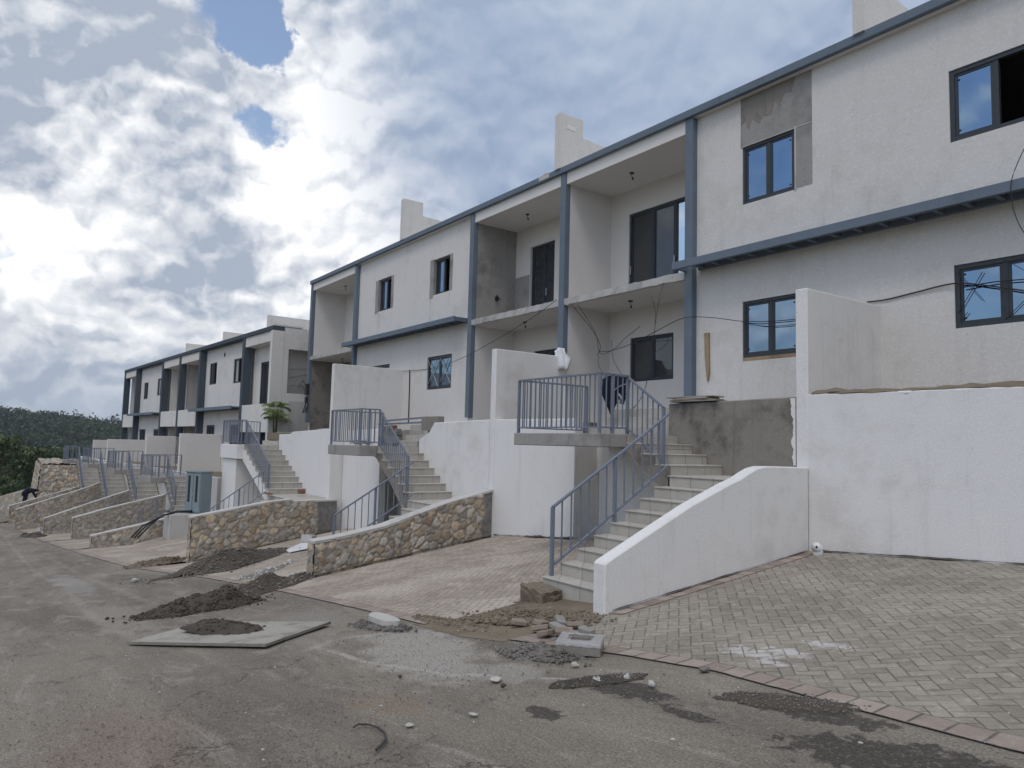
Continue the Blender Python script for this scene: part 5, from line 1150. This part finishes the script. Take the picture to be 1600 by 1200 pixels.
# electrical box under the near end balcony
root = empty('meter_box', 'dark electric meter box with loose cables under the end balcony', 'meter box', (-31.2, 11.5, 1.9)); m = MB(); m.obox(0, 0, .3, .22, .14, .5); m.obox(0, -.02, -.15, .14, .1, .25); m.build('box', 'black_cable', root)
m = MB()
for k in range(4): m.tube([(.05*k, 0, .0), (-.2-.1*k, .05, -.3-.1*k), (-.1-.2*k, .08, -.7), (.1, .05, -.55+.05*k), (.05*k, 0, -.1)], .014)
m.build('cable', 'black_cable', root)
# ------------------------------------------------------------------ cables
def cable(label, px, Y, r=.009, sag=0, group='loose cables across the facades'):
    Ys = Y if hasattr(Y, '__len__') else [Y]*len(px)
    P_ = [atY(x, y, 11.925 if 11.925 < yy < 12.15 else yy) for (x, y), yy in zip(px, Ys)]; Q = []
    for k in range(len(P_)-1):
        p0, p1, p2, p3 = P_[max(k-1, 0)], P_[k], P_[k+1], P_[min(k+2, len(P_)-1)]
        for s_ in np.linspace(0, 1, 7)[:-1]: Q.append(.5*((2*p1)+(-p0+p2)*s_+(2*p0-5*p1+4*p2-p3)*s_**2+(-p0+3*p1-3*p2+p3)*s_**3))
    Q.append(P_[-1]); m = MB(); m.tube(Q, r*.85, 6); o = m.build('cable', 'black_cable', None, smooth=True, off=tuple(Q[0])); o.location = Q[0]; return tag(o, label, 'cable', group)
cable('black cable sagging from the middle column to the second partition wall', [(870, 468), (838, 492), (790, 522), (735, 553), (700, 568), (665, 577), (630, 580)], [11.75, 11.6, 11.6, 11.7, 11.9, 11.95, 11.9])
cable('black cable from the balcony past the slate column to the nearest partition wall', [(935, 548), (950, 549), (985, 538), (1030, 515), (1068, 497), (1110, 496), (1160, 502), (1205, 502), (1250, 498)], [11.9, 11.75, 11.75, 11.7, 11.7, 11.75, 11.8, 11.9, 11.95])
cable('second thinner cable before the lower blue window beside the partition wall', [(1160, 504), (1200, 510), (1250, 506)], [11.95, 11.98, 11.98], .008)
cable('thick black cable rising from the partition wall to the right edge', [(1355, 472), (1385, 468), (1430, 457), (1490, 443), (1540, 446), (1605, 455)], [12.06, 12.0, 11.95, 11.9, 11.85, 11.8], .014)
cable('second black cable across the lower right window', [(1500, 450), (1550, 441), (1605, 436)], 11.9, .011)
cable('thin wire hanging down the right end over the slate sunshade', [(1606, 222), (1592, 250), (1580, 285), (1582, 320), (1592, 350), (1606, 372)], 11.35, .007)
cable('dangling wire left of a bundle under the near balcony', [(889, 470), (905, 490), (925, 515), (938, 540), (933, 556)], 11.9, .009)
cable('looped wire bundle on the lower wall under the near balcony', [(903, 476), (930, 520), (938, 552), (960, 545), (975, 530), (1000, 510)], [11.9, 12.2, 12.8, 13.2, 13.2, 11.9], .008)
cable('pale wire hanging from the balcony edge to the landing', [(1040, 430), (1030, 470), (1022, 520), (1015, 575), (1005, 615), (985, 645)], [11.85, 11.85, 11.85, 11.8, 11.0, 10.6], .006)
cable('second wire hanging beside the lower balcony window', [(1017, 462), (1024, 490), (1020, 540), (1012, 590), (1000, 625), (975, 650)], [12.5, 12.0, 11.9, 11.6, 11.0, 10.6], .006)
cable('thin wire down the lower party wall by the middle column', [(936, 556), (935, 570), (945, 590), (944, 605)], 12.9, .006)
cable('short wire beside the looped bundle', [(955, 532), (958, 560), (968, 580), (975, 590)], 13.35, .006)
cable('black service pipe down the joint left of the taped window', [(640, 578), (639.5, 610), (638, 660)], [11.95, 11.95, 11.95], .022)
# strips of torn tape on the lower right window
m = MB()
for a, b_ in (((1495, 425), (1535, 470)), ((1535, 425), (1497, 490)), ((1568, 405), (1605, 425)), ((1570, 500), (1600, 470)), ((1503, 500), (1512, 488))):
    m.bar(atY(*a, 11.962), atY(*b_, 11.962), .018, .004)
o = m.build('tape', 'frame_dark', None, off=(-4.5, 12.1, 2.0)); o.location = (-4.5, 12.1, 2.0); tag(o, 'torn grey tape strips on the lower right window', 'tape')
m = MB()
for a, b_ in (((669, 562), (684, 604)), ((684, 561), (669, 600)), ((688, 560), (703, 598)), ((702, 557), (688, 596))): m.bar(atY(*a, 11.965), atY(*b_, 11.965), .022, .004)
o = m.build('tape', 'pale_concrete', None, off=(-21, 12.1, 2.0)); o.location = (-21, 12.1, 2.0); tag(o, 'crossed white tape on the window left of a slate column', 'tape')
# scaffold frames seen in the far openings
def frame_(label, pts, s, r):
    m = MB(); P_ = []
    for a, b_ in pts: m.bar(atX(*a, s), atX(*b_, s), r)
    o = m.build('scaffold_frame', 'steel', None, off=tuple(atX(*pts[0][0], s))); o.location = atX(*pts[0][0], s); tag(o, label, 'scaffold')
frame_('steel scaffold frame with a cross brace in the upper far doorway', [((409, 577), (408, 624)), ((409, 577), (426, 578)), ((409, 621), (426, 622)), ((412, 581), (425, 602)), ((424, 600), (411, 619))], -36.2, .05)
frame_('steel scaffold frame inside the large opening of the far end wall', [((453, 590), (480, 586)), ((453, 577), (479, 577)), ((470, 602), (479, 612)), ((465, 606), (473, 594)), ((473, 594), (480, 606)), ((453, 602), (480, 604))], -33.6, .05)
# ------------------------------------------------------------------ utility cabinet on its plinth
root = empty('utility_cabinet', 'grey-green steel utility cabinet with dark louvre slots on a concrete plinth', 'utility cabinet', (-31.95, 7.45, -3.05), R(30))
m = MB(); m.box(-.42, .42, -.28, .28, 0, 1.62, .015); m.build('body', 'cabinet_paint', root)
m = MB(); m.box(-.46, .46, -.32, .32, 1.62, 1.68, .015); m.build('roof', 'cabinet_paint', root)
for x0, x1 in ((-.40, -.01), (.01, .40)):
    m = MB(); m.box(x0, x1, -.305, -.282, .04, 1.58, .006); d = m.build('door', 'cabinet_paint', root)
    m = MB(); xm = (x0+x1)/2; m.box(xm-.06, xm+.06, -.312, -.306, .45, 1.5); m.build('louvre_slot', 'black_cable', d)
m = MB(); m.box(-.02, .02, -.32, -.306, .7, .85); m.build('handle', 'steel', root)
solid('plinth', 'pale concrete plinth under the utility cabinet', 'plinth', [(-32.45, -31.35, 6.3, 8.05, -4.4, -3.06)], 'pale_concrete', None, .02)
pts = [(-31.7, 7.2, -3.0), (-31.6, 6.6, -2.98), (-31.7, 6.1, -3.1), (-31.9, 5.7, -3.5), (-31.9, 5.3, -3.95)]
for k in range(3):
    m = MB(); m.tube([(p_[0]+.12*k*(1 if i > 1 else -.3), p_[1]-.14*k*(i > 2), p_[2]+.02*k) for i, p_ in enumerate(pts)], .03, 6); o = m.build('conduit', 'black_cable', None, smooth=True, off=pts[0]); o.location = pts[0]; tag(o, 'black conduits bending over the plinth edge from the cabinet', 'conduit', 'conduits over the plinth')
# ------------------------------------------------------------------ palm in the courtyard
def palm(loc, h, nf, L):
    root = empty('palm', 'small green palm with arching feathery fronds beside the far end wall', 'palm', loc)
    m = MB()
    for k in range(3): m.tube([(.06*math.cos(k*2.1), .06*math.sin(k*2.1), 0), (.09*math.cos(k*2.1), .09*math.sin(k*2.1), h*.4), (.16*math.cos(k*2.1), .16*math.sin(k*2.1), h*.75)], .04, 8, .025)
    m.build('stem', 'bark', root, smooth=True)
    for k in range(nf):
        az = k*2.39996+.3; el = R(82-26*(k % 4)/3-8*random.random()); l = L*(.75+.45*random.random()); V_ = []; F_ = []; sh = []
        n = 16; p = Vector((.1*math.cos(az), .1*math.sin(az), h*(.35+.4*(k % 3)/2))); e = el; pts = [p.copy()]
        for i in range(n): d = Vector((math.cos(az)*math.cos(e), math.sin(az)*math.cos(e), math.sin(e))); p = p+d*l/n; pts.append(p.copy()); e -= R(4.0+5*(i/n))*1.35
        side = Vector((-math.sin(az), math.cos(az), 0)); q = MB(); q.tube(pts, .012, 5, .003); V_ = list(q.V); F_ = []; sh = [.5]*len(V_)
        fq = [f_ for f_ in q.F if len(f_) == 4]
        for i in range(3, n+1):
            c_ = pts[i]; d = (pts[i]-pts[i-1]).normalized(); ll = .34*L/1.0*math.sin(math.pi*(i/(n+1))**.8)+.06
            for s_ in (-1, 1):
                for jj in (0, .5):
                    b0 = c_-d*jj*l/n; tip = b0+side*s_*ll*.95+d*ll*.45+Vector((0, 0, -ll*.45)); md = b0.lerp(tip, .5)+Vector((0, 0, .03)); wv = d*.013
                    o_ = len(V_); V_ += [tuple(b0-wv*.4), tuple(b0+wv*.4), tuple(md+wv), tuple(tip), tuple(md-wv)]; F_.append((o_, o_+1, o_+2, o_+4)); F_.append((o_+4, o_+2, o_+3, o_+3)); sh += [random.random()*.8]*5
        fx_ = MB(); fx_.V = V_; fx_.F = fq+[tuple(dict.fromkeys(f_)) for f_ in F_]
        o = fx_.build('frond', 'leaf_palm', root); at = o.data.attributes.new('shade', 'FLOAT', 'POINT'); at.data.foreach_set('value', sh[:len(o.data.vertices)])
palm((-32.6, 10.65, .28), 1.35, 13, .80)
# ------------------------------------------------------------------ worker bending over
def worker():
    o = atX(37, 787, -66.5); root = empty('person', 'worker in dark navy clothes bending over by the stone boundary wall', 'person', tuple(o), R(95))
    me = bpy.data.meshes.new('body'); bm = bmesh.new(); sk = bm.verts.layers.skin.verify()
    J = {'pel': (0, 0, .82, .20), 'sp': (.25, 0, .98, .21), 'ch': (.48, 0, 1.0, .22), 'nk': (.62, 0, 1.0, .07), 'hd': (.74, 0, .98, .10), 'hd2': (.84, 0, .94, .08)}
    for s_, n_ in ((1, 'l'), (-1, 'r')):
        J.update({'hip'+n_: (0, .11*s_,   .80, .15), 'kn'+n_: (.10, .13*s_, .44, .11), 'an'+n_: (-.06, .13*s_, .07, .07), 'to'+n_: (.10, .14*s_, .035, .045), 'sh'+n_: (.50, .2*s_, .98, .08), 'el'+n_: (.60, .24*s_, .70, .055), 'wr'+n_: (.74, .18*s_, .47, .04), 'ha'+n_: (.80, .16*s_, .39, .045)})
    vs = {}
    for k, q in J.items(): v = bm.verts.new(q[:3]); v[sk].radius = (q[3]*1.3, q[3]*1.3); vs[k] = v
    E_ = [('pel', 'sp'), ('sp', 'ch'), ('ch', 'nk'), ('nk', 'hd'), ('hd', 'hd2')]
    for n_ in 'lr': E_ += [('pel', 'hip'+n_), ('hip'+n_, 'kn'+n_), ('kn'+n_, 'an'+n_), ('an'+n_, 'to'+n_), ('ch', 'sh'+n_), ('sh'+n_, 'el'+n_), ('el'+n_, 'wr'+n_), ('wr'+n_, 'ha'+n_)]
    for a, b_ in E_: bm.edges.new((vs[a], vs[b_]))
    vs['pel'][sk].use_root = True; bm.to_mesh(me); bm.free()
    b_ = bpy.data.objects.new('body', me); COL.objects.link(b_); b_.parent = root; b_.modifiers.new('skin', 'SKIN'); b_.modifiers.new('sub', 'SUBSURF').levels = 1; b_.modifiers['sub'].render_levels = 1; me.materials.append(MATS['navy_cloth'])
    m = MB(); bm = bmesh.new(); bmesh.ops.create_uvsphere(bm, u_segments=12, v_segments=8, radius=.125); bmesh.ops.translate(bm, vec=(.79, 0, .99), verts=bm.verts); m.frombm(bm); m.build('hat', 'black_cable', root, smooth=True)
worker()
# ------------------------------------------------------------------ trees and forest
def leaf_cloud(centres, radii, n_each, size, rg, squash=.8):
    c = np.repeat(centres, n_each, 0); r = np.repeat(radii, n_each)
    d = rg.normal(size=(len(c), 3)); d /= np.linalg.norm(d, axis=1)[:, None]
    rr = r*rg.uniform(.55, 1.08, len(c)); P_ = c+d*rr[:, None]*np.array([1, 1, squash])
    nrm = d+rg.normal(size=d.shape)*.55; nrm /= np.linalg.norm(nrm, axis=1)[:, None]
    t1 = np.cross(nrm, rg.normal(size=d.shape)); t1 /= np.linalg.norm(t1, axis=1)[:, None]; t2 = np.cross(nrm, t1)
    s_ = size*rg.uniform(.5, 1.3, len(c))[:, None]
    V = np.stack([P_-t1*s_, P_+t2*s_*.55, P_+t1*s_, P_-t2*s_*.55], 1).reshape(-1, 3)
    F = np.arange(len(V)).reshape(-1, 4); return V, F
def tree(label, p, H, crownR, seed, nb=26, nl=170, size=.16, pale=.2, low=.15):
    rg = np.random.default_rng(seed); root = empty('broadleaf_tree', label, 'tree', tuple(p), 0, 'trees below the hill')
    m = MB(); tops = []; m.tube([(0, 0, -.3), (.1, .05, H*.3), (.0, .1, H*.55)], .16, 8, .08)
    for k in range(7):
        a = k*.9+rg.uniform(0, .5); e = (crownR*.75*math.cos(a), crownR*.75*math.sin(a), H*rg.uniform(.45, .9)); m.tube([(.05, .05, H*rg.uniform(.2, .5)), (e[0]*.5, e[1]*.5, e[2]*.8), e], .07, 6, .02)
    m.build('trunk', 'bark', root, smooth=True)
    a = rg.uniform(0, 6.28, nb); q = np.sqrt(rg.uniform(0, 1, nb))*crownR; z = H*(low+(1-low)*rg.uniform(0, 1, nb)**.8); q *= np.sqrt(np.clip(1.05-((z/H-.45)/.62)**2, .05, 1))
    ce = np.stack([q*np.cos(a), q*np.sin(a), z], -1); ra = crownR*rg.uniform(.2, .42, nb)
    V, F = leaf_cloud(ce, ra, nl, size, rg)
    base = np.repeat(rg.uniform(0, .55, nb), nl); sh = np.clip(base+rg.uniform(-.1, .3, len(base))+(rg.uniform(0, 1, len(base)) < pale)*.35, 0, 1); sh = np.repeat(sh, 4)
    fast_mesh('crown', V, F, 'leaf_bush', {'shade': sh}, parent=root)
def tpos(px, X, Z): d = atX(px, 700, X); return (X, float(d[1]), Z)
tree('pale-tipped leafy tree at the left edge below the hill', tpos(2, -95, -9.4), 9.0, 2.3, 61, 30, 190, .20, .3)
tree('bushy tree with pale flowering tips left of the rubble mound', tpos(58, -100, -10.0), 8.2, 3.6, 62, 40, 190, .20, .28)
tree('darker low tree behind the rubble mound', tpos(95, -108, -10.5), 8.4, 2.8, 63, 30, 170, .2, .06)
tree('dark tree between the two pale-tipped trees', tpos(30, -112, -10.5), 8.6, 2.8, 64, 30, 170, .2, .05)
tree('low shrub in front of the pale-tipped trees', tpos(20, -90, -9.2), 4.2, 2.2, 65, 24, 150, .17, .12)
tree('dark shrub behind the white end wall', tpos(125, -112, -10.8), 7.0, 2.6, 66, 24, 150, .2, .04)
def forest():
    rg = np.random.default_rng(77); N_ = 9000
    X = rg.uniform(-560, -150, N_); Yc = -X*rg.uniform(-.38, .26, N_); Z = hill_ground(X, Yc)-1.0
    H = rg.uniform(4.5, 8.5, N_)*np.where(rg.uniform(0, 1, N_) < .06, 1.35, 1); nb = 5; nl = 9
    a = rg.uniform(0, 6.28, (N_, nb)); q = H[:, None]*rg.uniform(.05, .38, (N_, nb))
    ce = np.stack([X[:, None]+q*np.cos(a), Yc[:, None]+q*np.sin(a), Z[:, None]+H[:, None]*rg.uniform(.4, .95, (N_, nb))], -1).reshape(-1, 3)
    ra = np.repeat(H*.27, nb); V, F = leaf_cloud(ce, ra, nl, .85, rg)
    sh = np.repeat(np.clip(np.repeat(rg.uniform(0, .75, N_), nb*nl)+rg.uniform(-.15, .25, N_*nb*nl), 0, 1), 4)
    o = fast_mesh('forest', V, F, 'leaf_forest', {'shade': sh}); tag(o, 'dark green forest covering the far hillside', 'forest', kind='stuff')
forest()
for lab, px, py, X in (('pale house roof among the hill trees, left', 26, 676, -420), ('tiny pale house low on the forested hill, right', 124, 692, -400)):
    d = atX(px, py, X); root = empty('hill_house', lab, 'house', (d[0], d[1], d[2]-3.2), .4, 'houses on the far hill')
    m = MB(); m.box(-1.6, 1.6, -2, 2, -4, 2.6); m.build('wall', 'bare_concrete', root); m = MB(); m.prism([(-2.4, 2.6), (2.4, 2.6), (0, 3.5)], 'x', -1.9, 1.9); m.build('roof', 'pale_concrete', root)
# air between here and the hill
t = bpy.data.materials.new('haze_air'); t.use_nodes = True; nt = NT(t.node_tree); nt.n.clear()
pv = nt.node('ShaderNodeVolumePrincipled'); pv.inputs['Color'].default_value = (.80, .88, .97, 1); pv.inputs['Density'].default_value = HAZE if (HAZE := 0.00022) else 0
ou = nt.node('ShaderNodeOutputMaterial'); nt.l.new(pv.outputs[0], ou.inputs['Volume']); MATS['haze'] = t
m = MB(); m.box(-2600, 800, -950, 950, -120, 60); hz = m.build('haze', 'haze'); tag(hz, 'thin pale haze in the air in front of the hill', 'haze', kind='stuff')
